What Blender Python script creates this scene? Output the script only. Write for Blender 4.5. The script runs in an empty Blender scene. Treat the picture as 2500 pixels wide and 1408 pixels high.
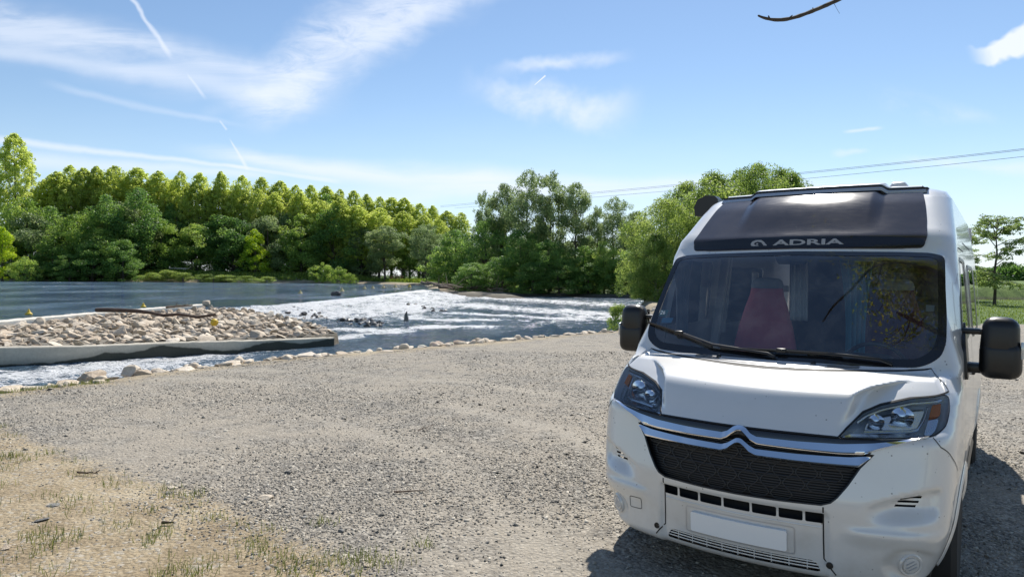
import bpy, bmesh, math, random
import numpy as np
from mathutils import Vector, Matrix, Euler
from mathutils.geometry import delaunay_2d_cdt
R=math.radians
scene=bpy.context.scene
COL=scene.collection
# ---------------- camera
CF,CPIT,CROLL,CYAW,CXC,CD,CH=1699.0,R(.96),R(.57),R(35.04),1.173,3.888,1.807
cam=bpy.data.cameras.new('camera'); camo=bpy.data.objects.new('camera',cam); COL.objects.link(camo)
cam.sensor_width=36; cam.lens=36*CF/2500; cam.clip_start=.05; cam.clip_end=6000
camo.location=(0,0,CH)
camo.matrix_world=Matrix.Translation((0,0,CH))@Matrix.Rotation(R(90)-CPIT,4,'X')@Matrix.Rotation(CROLL,4,'Z')
scene.camera=camo
scene.render.resolution_x=1024; scene.render.resolution_y=576
# ---------------- light
SUN_AZ,SUN_EL=R(18),R(50)   # azimuth clockwise from +Y
sd=Vector((math.sin(SUN_AZ)*math.cos(SUN_EL),math.cos(SUN_AZ)*math.cos(SUN_EL),math.sin(SUN_EL)))
sl=bpy.data.lights.new('sun','SUN'); sl.energy=4.2; sl.angle=R(.55); sl.color=(1,.955,.88)
slo=bpy.data.objects.new('sun',sl); COL.objects.link(slo); slo.rotation_euler=sd.to_track_quat('Z','Y').to_euler()
scene.view_settings.view_transform='Standard'; scene.view_settings.look='None'; scene.view_settings.gamma=1
scene.view_settings.exposure=.6
scene.cycles.max_bounces=8; scene.cycles.transparent_max_bounces=24; scene.cycles.diffuse_bounces=3; scene.cycles.glossy_bounces=4
scene.cycles.caustics_reflective=False; scene.cycles.caustics_refractive=False
scene.cycles.use_denoising=True
# ---------------- node expression helper
class E_:
    nt=None
    def __init__(s,sock): s.s=sock
def _set(inp,v):
    if isinstance(v,E_): E_.nt.links.new(v.s,inp)
    else: inp.default_value=v
def M(op,a,b=None,c=None,clamp=False):
    n=E_.nt.nodes.new('ShaderNodeMath'); n.operation=op; n.use_clamp=clamp
    for i,v in enumerate((a,b,c)):
        if v is not None: _set(n.inputs[i],v)
    return E_(n.outputs[0])
E_.__add__=lambda a,b:M('ADD',a,b); E_.__radd__=lambda a,b:M('ADD',b,a)
E_.__sub__=lambda a,b:M('SUBTRACT',a,b); E_.__rsub__=lambda a,b:M('SUBTRACT',b,a)
E_.__mul__=lambda a,b:M('MULTIPLY',a,b); E_.__rmul__=lambda a,b:M('MULTIPLY',b,a)
E_.__truediv__=lambda a,b:M('DIVIDE',a,b)
def mabs(a): return M('ABSOLUTE',a)
def mmin(a,b): return M('MINIMUM',a,b)
def mmax(a,b): return M('MAXIMUM',a,b)
def ss(a,lo,hi):
    n=E_.nt.nodes.new('ShaderNodeMapRange'); n.interpolation_type='SMOOTHSTEP'
    _set(n.inputs[0],a); n.inputs[1].default_value=lo; n.inputs[2].default_value=hi; n.inputs[3].default_value=0; n.inputs[4].default_value=1
    return E_(n.outputs[0])
def comb(x,y,z):
    n=E_.nt.nodes.new('ShaderNodeCombineXYZ')
    for i,v in enumerate((x,y,z)): _set(n.inputs[i],v)
    return E_(n.outputs[0])
def sep(v):
    n=E_.nt.nodes.new('ShaderNodeSeparateXYZ'); _set(n.inputs[0],v); return [E_(o) for o in n.outputs]
def noise(vec,scale,detail=4,rough=.55,dist=0.,out=0):
    n=E_.nt.nodes.new('ShaderNodeTexNoise'); _set(n.inputs['Vector'],vec); n.inputs['Scale'].default_value=scale
    n.inputs['Detail'].default_value=detail; n.inputs['Roughness'].default_value=rough; n.inputs['Distortion'].default_value=dist
    return E_(n.outputs[out])
def voro(vec,scale,feat='F1',out='Distance',rnd=1.):
    n=E_.nt.nodes.new('ShaderNodeTexVoronoi'); n.feature=feat; _set(n.inputs['Vector'],vec); n.inputs['Scale'].default_value=scale
    n.inputs['Randomness'].default_value=rnd; return E_(n.outputs[out])
def mix(f,a,b):
    n=E_.nt.nodes.new('ShaderNodeMix'); n.data_type='RGBA'; _set(n.inputs[0],f)
    for i,v in ((6,a),(7,b)):
        if isinstance(v,E_): E_.nt.links.new(v.s,n.inputs[i])
        else: n.inputs[i].default_value=(*v[:3],1)
    return E_(n.outputs[2])
def ramp(f,stops):
    n=E_.nt.nodes.new('ShaderNodeValToRGB'); _set(n.inputs[0],f); cr=n.color_ramp
    while len(cr.elements)<len(stops): cr.elements.new(.5)
    for e,(p,c) in zip(cr.elements,stops): e.position=p; e.color=(*c,1)
    return E_(n.outputs[0])
def texco(o='Object'):
    n=E_.nt.nodes.new('ShaderNodeTexCoord'); return E_(n.outputs[o])
def geo(o='Position'):
    n=E_.nt.nodes.new('ShaderNodeNewGeometry'); return E_(n.outputs[o])
def vscale(v,x,y,z):
    n=E_.nt.nodes.new('ShaderNodeMapping'); _set(n.inputs[0],v); n.inputs[3].default_value=(x,y,z); return E_(n.outputs[0])
def vrot(v,rz,loc=(0,0,0),sc=(1,1,1)):
    n=E_.nt.nodes.new('ShaderNodeMapping'); _set(n.inputs[0],v); n.inputs[1].default_value=loc; n.inputs[2].default_value=(0,0,rz); n.inputs[3].default_value=sc; return E_(n.outputs[0])
def attr(name,out='Fac'):
    n=E_.nt.nodes.new('ShaderNodeAttribute'); n.attribute_name=name; return E_(n.outputs[out])
def objrand():
    n=E_.nt.nodes.new('ShaderNodeObjectInfo'); return E_(n.outputs['Random'])
def bump(h,strength=1.,dist=.01,normal=None):
    n=E_.nt.nodes.new('ShaderNodeBump'); n.inputs['Strength'].default_value=strength; n.inputs['Distance'].default_value=dist
    _set(n.inputs['Height'],h)
    if normal is not None: _set(n.inputs['Normal'],normal)
    return E_(n.outputs[0])
def newmat(name):
    m=bpy.data.materials.new(name); m.use_nodes=True; nt=m.node_tree; nt.nodes.clear(); E_.nt=nt
    o=nt.nodes.new('ShaderNodeOutputMaterial'); return m,o
def princ(**kw):
    n=E_.nt.nodes.new('ShaderNodeBsdfPrincipled')
    for k,v in kw.items():
        inp=n.inputs[k.replace('_',' ')]
        if isinstance(v,E_): E_.nt.links.new(v.s,inp)
        elif isinstance(v,tuple): inp.default_value=(*v,1) if len(v)==3 else v
        else: inp.default_value=v
    return n
def simple(name,col,rough=.5,metal=0.,**kw):
    m,o=newmat(name); p=princ(Base_Color=col,Roughness=rough,Metallic=metal,**kw); m.node_tree.links.new(p.outputs[0],o.inputs[0]); return m
# ---------------- world: physical sky with thin clouds and vapour trails
w=bpy.data.worlds.new('World'); scene.world=w; w.use_nodes=True; nt=w.node_tree; nt.nodes.clear(); E_.nt=nt
wo=nt.nodes.new('ShaderNodeOutputWorld'); bg=nt.nodes.new('ShaderNodeBackground'); nt.links.new(bg.outputs[0],wo.inputs[0])
sky=nt.nodes.new('ShaderNodeTexSky'); sky.sky_type='NISHITA'; sky.sun_disc=False; sky.sun_elevation=SUN_EL; sky.sun_rotation=SUN_AZ
sky.altitude=60; sky.air_density=1.0; sky.dust_density=.1; sky.ozone_density=1.6
D=texco('Generated'); dx,dy,dz=sep(D)
yy=mmax(dy,.02); front=ss(dy,.02,.15)
S=dx/yy; T=dz/yy
def px(u): return (u-1250)/1699.
def py(v,u=1250): return (675-v+(u-1250)*.00995)/1699.
P=comb(S,T,0.)
wob=(noise(P,3.,3)-.5)
wob2=(noise(P,14.,3,.6)-.5)
def seg(u0,v0,u1,v1,w0,w1,wa=0.,wb=0.,soft=.5,taper=.05):
    x0,y0,x1,y1=px(u0),py(v0,u0),px(u1),py(v1,u1); L=math.hypot(x1-x0,y1-y0); ex,ey=(x1-x0)/L,(y1-y0)/L
    a=(S-x0)*(ex/L)+(T-y0)*(ey/L)
    d=mabs((S-x0)*(-ey)+(T-y0)*ex+wob*wa+wob2*wb)
    ww=M('ADD',w0/1699.,a*((w1-w0)/1699.))
    q=1.-d/mmax(ww,.0005)
    e=mmin(ss(a,-taper,taper),ss(1.-a,-taper,taper))
    return ss(q,0.,soft)*e
# long fibres in the cirrus
rot=vrot(P,R(12),(0,0,0),(2.2,16,1)); fib=noise(rot,1.7,6,.62,.6)
rot2=vrot(P,R(-38),(0,0,0),(5,15,1)); fib2=noise(rot2,2.6,7,.68,.8)
puff=noise(P,9.,7,.62,.3)
c1=seg(-300,20,760,215,125,75,.10,.02,1.,.12)*ss(fib,.15,.7)*.6
c1b=seg(-300,100,700,222,26,36,.06,.012,1.,.1)*.35
c1c=seg(-300,-30,640,170,40,30,.08,.02,1.,.1)*ss(fib,.3,.6)*.3
c2=seg(590,250,1110,-60,95,150,.10,.05,.9,.1)*ss(fib2,.15,.7)*.72
c2b=seg(560,250,1350,-90,30,60,.10,.03,1.,.15)*ss(puff,.3,.6)*.4
c3=seg(-40,338,610,411,17,7,.004,.010,1.,.05)*.6
c3b=seg(0,385,660,425,40,14,.03,.01,1.,.1)*.5
c4=seg(520,372,1400,470,26,60,.05,.01,1.,.15)*ss(fib,.2,.6)*.75
c5=seg(560,405,820,442,6,8,.006,.003,.8,.1)*.5
c6=seg(900,470,2100,450,45,30,.05,.01,1.,.2)*ss(fib,.15,.6)*.6
c7=seg(1180,225,1500,280,60,75,.08,.07,1.,.25)*ss(puff,.2,.7)*.85
c8=seg(1230,168,1490,138,22,26,.04,.04,1.,.25)*ss(puff,.2,.7)*.65
c9=seg(2385,140,2620,60,30,75,.05,.06,.5,.15)*ss(puff,.25,.5)
t1=seg(300,-20,412,135,8,10,.0,.022,1.,.12)*.6
t2=seg(460,186,496,238,4,7,.0,.008,1.,.2)*.4
t3=seg(562,345,602,412,3,8,.0,.005,1.,.15)*.6
t4=seg(535,297,552,318,3,4,.0,.004,.8,.1)*.4
t5=seg(1300,210,1326,187,1.2,3.,.0,.001,.8,.05)*.9
f1=seg(2060,322,2140,316,6,6,.01,.01,1.,.2)*.5
f2=seg(2030,372,2110,366,14,8,.03,.02,1.,.2)*ss(puff,.35,.6)*.35
f3=seg(2180,395,2600,425,22,30,.05,.01,1.,.2)*ss(fib,.3,.6)*.5
f4=seg(140,215,560,300,16,10,.03,.01,1.,.15)*.22
f5=seg(2150,250,2400,300,50,30,.05,.03,1.,.3)*ss(puff,.4,.65)*.25
veil=ss(T,.30,-.02)*.28*ss(noise(vscale(P,1.,4.,1.),2.2,5,.6),.2,.75)
tot=1.-0.
for c in (c1,c1b,c1c,c2,c2b,c3,c3b,c4,c5,c6,c7,c8,c9,t1,t2,t3,t4,t5,f1,f2,f3,f4,f5,veil):
    tot=tot*(1.-M('MINIMUM',c,.97)) if isinstance(tot,E_) else (1.-M('MINIMUM',c,.97))
cl=(1.-tot)*front
# thin cloud elsewhere in the dome, so mirrors and glass have something to reflect
back=ss(noise(vscale(D,1.,2.2,3.),1.6,6,.6,.5),.55,.85)*.22*ss(dz,.02,.3)*(1.-front)
cl=M('MINIMUM',cl+back,.97)
skyc=mix(1.0,(0,0,0),E_(sky.outputs[0])); 
hs=nt.nodes.new('ShaderNodeHueSaturation'); hs.inputs['Saturation'].default_value=1.04; hs.inputs['Value'].default_value=1.0
nt.links.new(sky.outputs[0],hs.inputs['Color'])
hz=mix(ss(T,.22,-.02)*front*.62,E_(hs.outputs[0]),(5.3,6.5,8.3)); fin=mix(cl,hz,(7.2,7.7,8.6))
nt.links.new(fin.s,bg.inputs[0]); bg.inputs[1].default_value=.085
w.cycles.sampling_method='MANUAL'; w.cycles.sample_map_resolution=256
# ---------------- object helpers
def tag(o,label=None,cat=None,group=None,kind=None):
    if label: o['label']=label
    if cat: o['category']=cat
    if group: o['group']=group
    if kind: o['kind']=kind
    return o
def empty(name,loc=(0,0,0),rz=0.,scale=None):
    o=bpy.data.objects.new(name,None); COL.objects.link(o); o.location=loc; o.rotation_euler=(0,0,rz); o.empty_display_size=.2
    if scale: o.scale=scale
    return o
def me_np(name,V,F,smooth=True,mats=(),tint=None,attrs=None):
    """V (n,3) float, F (m,k) int, k the same for every face, or list of faces"""
    me=bpy.data.meshes.new(name)
    V=np.asarray(V,np.float32); 
    if isinstance(F,np.ndarray):
        m,k=F.shape; loops=F.astype(np.int32).ravel(); tot=np.full(m,k,np.int32)
    else:
        m=len(F); tot=np.array([len(f) for f in F],np.int32); loops=np.array([i for f in F for i in f],np.int32)
    me.vertices.add(len(V)); me.vertices.foreach_set('co',V.ravel())
    me.loops.add(len(loops)); me.loops.foreach_set('vertex_index',loops)
    me.polygons.add(m); st=np.concatenate([[0],np.cumsum(tot)[:-1]]).astype(np.int32) if m else np.zeros(0,np.int32)
    me.polygons.foreach_set('loop_start',st); me.polygons.foreach_set('loop_total',tot)
    if smooth: me.polygons.foreach_set('use_smooth',np.ones(m,bool))
    for mt in mats: me.materials.append(mt)
    me.update(calc_edges=True)
    for k_,a in (attrs or {}).items():
        at=me.attributes.new(k_,'FLOAT','POINT'); at.data.foreach_set('value',np.asarray(a,np.float32))
    return me
def ob(name,me,parent=None,mat=None,loc=None,rot=None):
    o=bpy.data.objects.new(name,me); COL.objects.link(o)
    if mat is not None and len(me.materials)==0: me.materials.append(mat)
    if parent is not None: o.parent=parent
    if loc is not None: o.location=loc
    if rot is not None: o.rotation_euler=rot
    return o
def copy_tree(o,parent=None):
    c=o.copy(); COL.objects.link(c)
    if parent is not None: c.parent=parent
    for ch in list(o.children): copy_tree(ch,c)
    return c
class MB:
    """collects boxes, tubes, lathes into one mesh"""
    def __init__(s): s.V=[]; s.F=[]
    def add(s,V,F):
        n=len(s.V); s.V+= [tuple(map(float,v)) for v in V]; s.F+=[[i+n for i in f] for f in F]; return s
    def box(s,c,size,bev=0.,rot=None,seg=2,taper=None):
        bm=bmesh.new(); bmesh.ops.create_cube(bm,size=1)
        for v in bm.verts:
            v.co=Vector((v.co.x*size[0],v.co.y*size[1],v.co.z*size[2]))
            if taper and v.co.z>0: v.co.x*=taper[0]; v.co.y*=taper[1]
        if bev>0: bmesh.ops.bevel(bm,geom=bm.edges[:]+bm.verts[:],offset=bev,segments=seg,profile=.5,affect='EDGES')
        m=Matrix.Translation(c)@(Euler(rot).to_matrix().to_4x4() if rot else Matrix())
        bmesh.ops.transform(bm,matrix=m,verts=bm.verts); bm.verts.ensure_lookup_table()
        for i,v in enumerate(bm.verts): v.index=i
        s.add([v.co for v in bm.verts],[[v.index for v in f.verts] for f in bm.faces]); bm.free(); return s
    def tube(s,pts,rad,n=8,caps=True,squash=1.):
        pts=[Vector(p) for p in pts]; 
        if not hasattr(rad,'__len__'): rad=[rad]*len(pts)
        V=[];F=[]; up=Vector((0,0,1)); prev=None
        for i,p in enumerate(pts):
            t=(pts[min(i+1,len(pts)-1)]-pts[max(i-1,0)]); 
            if t.length<1e-9: t=Vector((0,0,1))
            t.normalize()
            if prev is None: a=t.orthogonal().normalized()
            else: 
                a=prev-t*prev.dot(t)
                if a.length<1e-6: a=t.orthogonal()
                a.normalize()
            prev=a; b=t.cross(a)
            for k in range(n):
                th=2*math.pi*k/n; V.append(p+(a*math.cos(th)+b*math.sin(th)*squash)*rad[i])
        for i in range(len(pts)-1):
            for k in range(n):
                F.append([i*n+k,i*n+(k+1)%n,(i+1)*n+(k+1)%n,(i+1)*n+k])
        if caps: F.append(list(range(n))[::-1]); F.append([(len(pts)-1)*n+k for k in range(n)])
        return s.add(V,F)
    def lathe(s,prof,n=24,m=None):
        V=[];F=[]
        for r,z in prof:
            for k in range(n):
                th=2*math.pi*k/n; v=Vector((r*math.cos(th),r*math.sin(th),z)); V.append(m@v if m else v)
        for i in range(len(prof)-1):
            for k in range(n): F.append([i*n+k,i*n+(k+1)%n,(i+1)*n+(k+1)%n,(i+1)*n+k])
        if prof[0][0]>1e-5: F.append([k for k in range(n)][::-1])
        if prof[-1][0]>1e-5: F.append([(len(prof)-1)*n+k for k in range(n)])
        return s.add(V,F)
    def build(s,name,mat,parent=None,smooth=True,angle=40,loc=None):
        me=bpy.data.meshes.new(name); me.from_pydata(s.V,[],s.F); me.materials.append(mat)
        me.polygons.foreach_set('use_smooth',[smooth]*len(me.polygons)); me.update()
        if smooth and angle: me.set_sharp_from_angle(angle=R(angle))
        return ob(name,me,parent,loc=loc)
def sst(t):
    t=np.clip(t,0,1); return t*t*(3-2*t)
_rs=np.random.RandomState(5)
_NT=_rs.rand(256,256)
def vnoise(x,y,sc=1.):
    x=np.asarray(x)*sc; y=np.asarray(y)*sc; xi=np.floor(x).astype(int); yi=np.floor(y).astype(int); fx=x-xi; fy=y-yi
    fx=fx*fx*(3-2*fx); fy=fy*fy*(3-2*fy); g=lambda a,b:_NT[a&255,b&255]
    return (g(xi,yi)*(1-fx)+g(xi+1,yi)*fx)*(1-fy)+(g(xi,yi+1)*(1-fx)+g(xi+1,yi+1)*fx)*fy
def fbm(x,y,sc,o=4,r=.5):
    s=0;a=1;t=0
    for i in range(o): s=s+a*(vnoise(x+13.7*i,y-7.1*i,sc)-.5); t+=a; a*=r; sc*=2.03
    return s/t
def inpoly(x,y,poly):
    x=np.asarray(x,float); y=np.asarray(y,float); c=np.zeros(x.shape,bool); n=len(poly)
    for i in range(n):
        x0,y0=poly[i]; x1,y1=poly[(i+1)%n]
        if y0==y1: continue
        k=((y0>y)!=(y1>y))&(x<(x1-x0)*(y-y0)/(y1-y0)+x0); c^=k
    return c
def dpoly(x,y,poly,closed=True):
    d=np.full(np.shape(x),1e9); n=len(poly)
    for i in range(n if closed else n-1):
        x0,y0=poly[i]; x1,y1=poly[(i+1)%n]; ex,ey=x1-x0,y1-y0; L=ex*ex+ey*ey+1e-12
        t=np.clip(((x-x0)*ex+(y-y0)*ey)/L,0,1); d=np.minimum(d,np.hypot(x-x0-t*ex,y-y0-t*ey))
    return d
def wpt(px_,py_,z):
    """ground position of a measured direction, used once to lay out the site plan"""
    a,b=px_-1250,py_-704; c,s=math.cos(CROLL),math.sin(CROLL); u=(a*c+b*s)/CF; v=(-a*s+b*c)/CF
    cp,sp=math.cos(CPIT),math.sin(CPIT); y=cp-v*sp; zz=-sp-v*cp; t=(z-CH)/zz
    return (u*t,y*t)
# ---------------- site plan (metres; +Y away from the camera)
NEARBANK=[(-60,-30),(-20,-1),(-12,6),(-9.3,8.6),(-7.64,10.38),(-7.0,11.35),(-6.44,12.88),(-5.22,14.56),(-3.39,16.49),(-1.09,18.76),(1.27,21.37),(3.49,23.6),(4.9,26.5),(7,33),(9.3,45),(11.8,60)]
RIVER=NEARBANK+[(40,64),(200,56),(260,70),(200,100),(60,97),(16,89.6),(8.2,92.4),(-.5,92),(-1.,86),(-3.0,87),(-8.6,97),(-13,105),(-13.2,111),(-12,125),(-17,142),(-24,150),(-37,171),(-62,163),(-84,159),(-114,155),(-220,150),(-400,120),(-400,-60)]
ISLE=[(-19.3,12.5),(-19.45,26.5),(-19.5,32.5),(-19.0,43.0),(-16.5,41.2),(-13.9,38.7),(-10.65,34.2),(-7.64,28.9),(-6.4,25.9),(-8.28,23.46),(-10.6,21.7),(-12.28,19.87),(-13.93,18.92),(-16.2,17.0)]
BAR=[(-13.2,101),(-12.9,104),(-10.1,114.8),(-5.8,109.5),(-1,90),(1,84),(-1,83),(-4.7,88),(-8.6,96.5),(-13,104)]
def rightland(x,y):
    # the meadow beyond the van rises gently to the far hedge
    return sst((x-18)/20)*sst((y-48)/95)*2.0*sst((x*1.6-y+10)/40+.5)
def ground_h(x,y):
    ins=inpoly(x,y,RIVER); d=dpoly(x,y,RIVER); sd_=np.where(ins,-d,d)
    base=.0+.05*fbm(x,y,.25,3)+.02*fbm(x,y,1.3,3)
    far=sst((y-100)/20)*sst((-x-5)/10)          # far bank, upstream side
    bk=x/np.maximum(y,1.); bank=sst((bk+.60)/.05)*sst((-.19-bk)/.05); base=base+far*(.12+.35*sst(sd_/10)+bank*(1.35+.5*np.exp(-((bk+.49)/.035)**2))*sst((sd_-1.2)/5.))+sst((y-80)/12)*(1-far)*sst((30-x)/20)*.0
    base=base+rightland(x,y)
    isl2=sst((y-82)/6)*sst((40-x)/20)*(1-far)
    base=base-isl2*.35
    h=base-(base+1.6)*sst((-sd_)/2.2+.03)
    ii=inpoly(x,y,ISLE); di=dpoly(x,y,ISLE)
    hi=-.19-.20*sst((x+19)/12)-.10*sst((y-30)/10)+.06*fbm(x,y,.8,3)
    h=np.where(ii,hi,h)
    # stony spit running into the river from the end of the island, gravel bar by the wood
    bi=inpoly(x,y,BAR); db=dpoly(x,y,BAR); sb=np.where(bi,db,-db)
    h=np.maximum(h,-.95+sst((sb+2.5)/5)*.85*(.8+.4*fbm(x,y,.5,3)))
    lo=h
    return lo
CREST_Y=[0,20,26,39,43,46,60,80,98,108,140,200]; CREST_X=[-18.6,-18.6,-18.6,-18.4,-18.2,-15.6,-14.6,-14.2,-13.6,-13.2,-10,40]
def crest_x(y): return np.interp(y,CREST_Y,CREST_X)
def water_z(x,y):
    t=(x-crest_x(y))
    return -.2-.55*sst(t/np.interp(y,[34,46],[1.2,9.]))
def polar_grid(a0,a1,na,radii):
    A=np.linspace(a0,a1,na); Rr=np.asarray(radii); X=np.outer(Rr,np.sin(A)); Y=np.outer(Rr,np.cos(A))
    n,m=X.shape; idx=np.arange(n*m).reshape(n,m)
    F=np.stack([idx[:-1,:-1],idx[:-1,1:],idx[1:,1:],idx[1:,:-1]],-1).reshape(-1,4)[:,::-1]
    return X,Y,F
# ---------------- ground
def mat_ground():
    m,o=newmat('ground'); P=geo('Position'); x,y,z=sep(P)
    earth=attr('earth'); grassm=attr('grass'); wet=ss(z,-.05,-.6); 
    n1=noise(P,.35,4,.6); n2=noise(P,2.2,5,.6); n3=noise(P,30.,3,.6)
    # crushed slate: random chips of grey
    pv=vscale(P,1,1,.3)
    ca=sep(voro(pv,34.,out='Color'))[0]; cb=sep(voro(pv,75.,out='Color'))[1]; cc=sep(voro(pv,16.,out='Color'))[2]
    g=ca*.45+cb*.35+cc*.2
    slate=ramp(g,[(.18,(.07,.065,.058)),(.42,(.178,.164,.142)),(.62,(.30,.277,.238)),(.85,(.47,.432,.365))])
    dust=mix(ss(n2*.55+n1*.45,.36,.60)*.75,slate,(.36,.315,.25))
    dirt=ramp(n3*.3+n2*.35+n1*.35,[(.32,(.15,.11,.065)),(.46,(.29,.225,.14)),(.56,(.42,.345,.23)),(.70,(.54,.47,.35))])
    dust=mix(attr('track')*.55,dust,(.40,.36,.295))
    chipmask=ss(ca*.6+n2*.6,.78,.84)
    dirt=mix(chipmask*.6,dirt,slate)
    e=ss(earth+(n2-.5)*.7+(n1-.5)*.3+(ca-.5)*.25,.38,.62)
    col=mix(e,dust,dirt)
    gr=ramp(noise(P,1.1,5,.65)*.6+noise(P,9.,3,.6)*.4,[(.25,(.045,.075,.018)),(.5,(.10,.16,.035)),(.72,(.19,.25,.07))])
    gm=ss(grassm+(n2-.5)*.5+(n1-.5)*.4,.42,.6)
    col=mix(gm,col,gr)
    col=mix(wet*.75,col,(.05,.045,.032))
    hgt=voro(pv,34.,out='Distance')*-1.+ca*.7+n3*.8+cb*.3
    b=bump(hgt,.9,.014); b2=bump(n2,.5,.06,b)
    p=princ(Base_Color=col,Roughness=.88,Normal=b2); p.inputs['Specular IOR Level'].default_value=.25
    m.node_tree.links.new(p.outputs[0],o.inputs[0]); return m
EARTH=[(-30,-10),(-12,5.9),(-8.2,8.3),(-5.98,8.12),(-4.41,6.87),(-3.1,6.0),(-2.2,5.44),(-1.33,4.63),(-.84,4.14),(-.2,3.0),(2,-3),(2,-20),(-30,-20)]
radii=np.concatenate([np.geomspace(.6,40,330),np.geomspace(40.6,420,170)[0:],np.geomspace(440,5000,24)])
# angular density is higher in the half of the plan the site fills
A=np.concatenate([np.linspace(-R(62),R(62),560),np.linspace(R(62),R(298),130)[1:]])
X=np.outer(radii,np.sin(A)); Y=np.outer(radii,np.cos(A)); n_,m_=X.shape; idx=np.arange(n_*m_).reshape(n_,m_)
F=np.stack([idx[:-1,:-1],idx[:-1,1:],idx[1:,1:],idx[1:,:-1]],-1).reshape(-1,4)[:,::-1]
Z=ground_h(X,Y)
ring=idx[0]; V=np.stack([X,Y,Z],-1).reshape(-1,3)
F=[list(f) for f in F]+[list(ring)]
ee=inpoly(X,Y,EARTH); de=dpoly(X,Y,EARTH); earthA=sst(.5+np.where(ee,1,-1)*de/1.6)
strip=np.exp(-(dpoly(X,Y,NEARBANK,False)/1.1)**2)*.62*(Y<60)
earthA=np.maximum(earthA,strip)
dr=np.where(inpoly(X,Y,RIVER),-1,1)*dpoly(X,Y,RIVER)
gr=np.zeros_like(X)
gr=np.maximum(gr,sst((Y-31+fbm(X,Y,.2,3)*4)/3)*sst((X-14)/4))
gr=np.maximum(gr,sst((Y-26)/4)*sst((X-6.5-.12*(Y-24))/1.5)*.8)
gr=np.maximum(gr,sst((Y-95)/6)*sst((dr-5)/5)); gr=np.maximum(gr,.9*sst((Y-86)/3)*sst((X+2)/3)*sst((dr-.3)/.6))
gr=np.maximum(gr,.62*sst((Y-95)/6)*sst((dr-2)/2))
TR=[(-9,12.6),(-4.5,12.4),(-1.2,11.2),(1.2,8.8),(2.3,6.2),(2.6,3.8),(2.2,1.)]
def track(x,y):
    t=0*x
    for o_ in (-.85,.85,-2.6):
        P_=[(a+o_*.8,b+o_*.6) for a,b in TR]; t=np.maximum(t,np.exp(-(dpoly(x,y,P_,False)/.20)**2)*(1. if o_>-2 else .6))
    return t*np.clip(.65+fbm(x,y,.6,3)*2,0,1)
path=np.exp(-(((Y-28.5)/2.2)**2))*sst((X-14)/4); gr=np.clip(gr-path*.4,0,1)
gr=np.where(np.hypot(X,Y)>420,1.,gr)
gme=me_np('ground',V,F,True,[mat_ground()],attrs={'earth':np.maximum(earthA,.6*sst((Y-95)/6)).ravel(),'grass':gr.ravel(),'track':track(X,Y).ravel()})
tag(ob('ground',gme),kind='structure')
# ---------------- water
def mat_water():
    m,o=newmat('water'); P=geo('Position'); x,y,z=sep(P)
    foam=attr('foam'); rough_=attr('turb')
    pf=vrot(P,R(6),(0,0,0),(.9,.75,1)); f1=noise(pf,1.7,7,.72,.6); f2=noise(P,9.,4,.7,.4)
    f0=noise(vscale(P,.42,.20,1),1.,5,.65,.9); fm=ss(foam*1.3+(f0-.5)*.9+(f1-.5)*2.0+(f2-.5)*1.5,.50,.80)
    rip=noise(vscale(P,.35,1.5,1),1.1,7,.68,.4); fine=noise(vscale(P,.8,1.6,1),7.,3,.6)
    macro=noise(vscale(P,.10,.045,1),1.,5,.62,.8); macro2=noise(vscale(P,.30,.11,1),1.,4,.6,.5); calm=bump(rip*1.1+fine*.4,1.,.55); calm=bump(macro2*3.+macro*2.,1.,.5,calm)
    wav=bump(f1*1.5+f2*.5,1.,.22,calm)
    n=E_.nt.nodes.new('ShaderNodeMix'); n.data_type='VECTOR'; _set(n.inputs[0],rough_); E_.nt.links.new(calm.s,n.inputs[4]); E_.nt.links.new(wav.s,n.inputs[5]); nn=E_(n.outputs[1])
    deep=mix(ss(macro*.5+macro2*.5,.42,.6),(.065,.115,.17),mix(ss(x-crestlike(),-2,3) if False else noise(P,.12,3,.6),(.095,.16,.23),(.125,.20,.28)))
    deep=mix(rough_*.55,deep,(.10,.175,.25))
    wp=princ(Base_Color=deep,Roughness=(ss(macro*.6+macro2*.4,.40,.60)*.16+.03),Normal=nn); wp.inputs['IOR'].default_value=1.33
    fp=princ(Base_Color=(.93,.94,.94),Roughness=.55,Normal=nn); fp.inputs['Specular IOR Level'].default_value=.4
    mx=E_.nt.nodes.new('ShaderNodeMixShader'); _set(mx.inputs[0],fm); E_.nt.links.new(wp.outputs[0],mx.inputs[1]); E_.nt.links.new(fp.outputs[0],mx.inputs[2])
    m.node_tree.links.new(mx.outputs[0],o.inputs[0]); return m
rad=np.concatenate([np.geomspace(9,140,620),np.geomspace(141,2500,60)])
X,Y,F=polar_grid(-R(60),R(52),620,rad)
zw=water_z(X,Y)
tX=X-crest_x(Y)
fo=np.zeros_like(X)
def band(pts,w,s,pw=2.):
    global fo
    d=dpoly(X,Y,pts,False); fo=np.maximum(fo,s*np.exp(-(d/w)**pw))
crestpts=[(-16.0,45),(-15.2,47),(-14.2,60),(-13.8,80),(-13.2,98)]
fo=np.maximum(fo,.62*sst((tX-.3)/1.0)*sst((15-tX)/8)*sst((Y-36)/6)*sst((104-Y)/8))
band([(a+1.3,b) for a,b in crestpts],1.2,.85)
band([(a+5.5,b) for a,b in crestpts[1:]],1.6,.62)
L=lambda *q:[wpt(a,b,-.7) for a,b in q]
band(L((835,800),(930,806),(1050,795),(1180,795)),1.2,.72)
band(L((820,822),(900,812),(1000,805)),.7,.75)
band(L((1100,740),(1250,752),(1400,760),(1530,775)),5.,.62)  # downstream bands: foam, with the sun glint there painted as foam too
band(L((1100,762),(1230,768),(1400,778)),1.7,.66)
band(L((1150,722),(1300,732),(1480,742)),6.,.60)
band(L((1000,775),(1100,780),(1200,778)),.9,.8)
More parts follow.
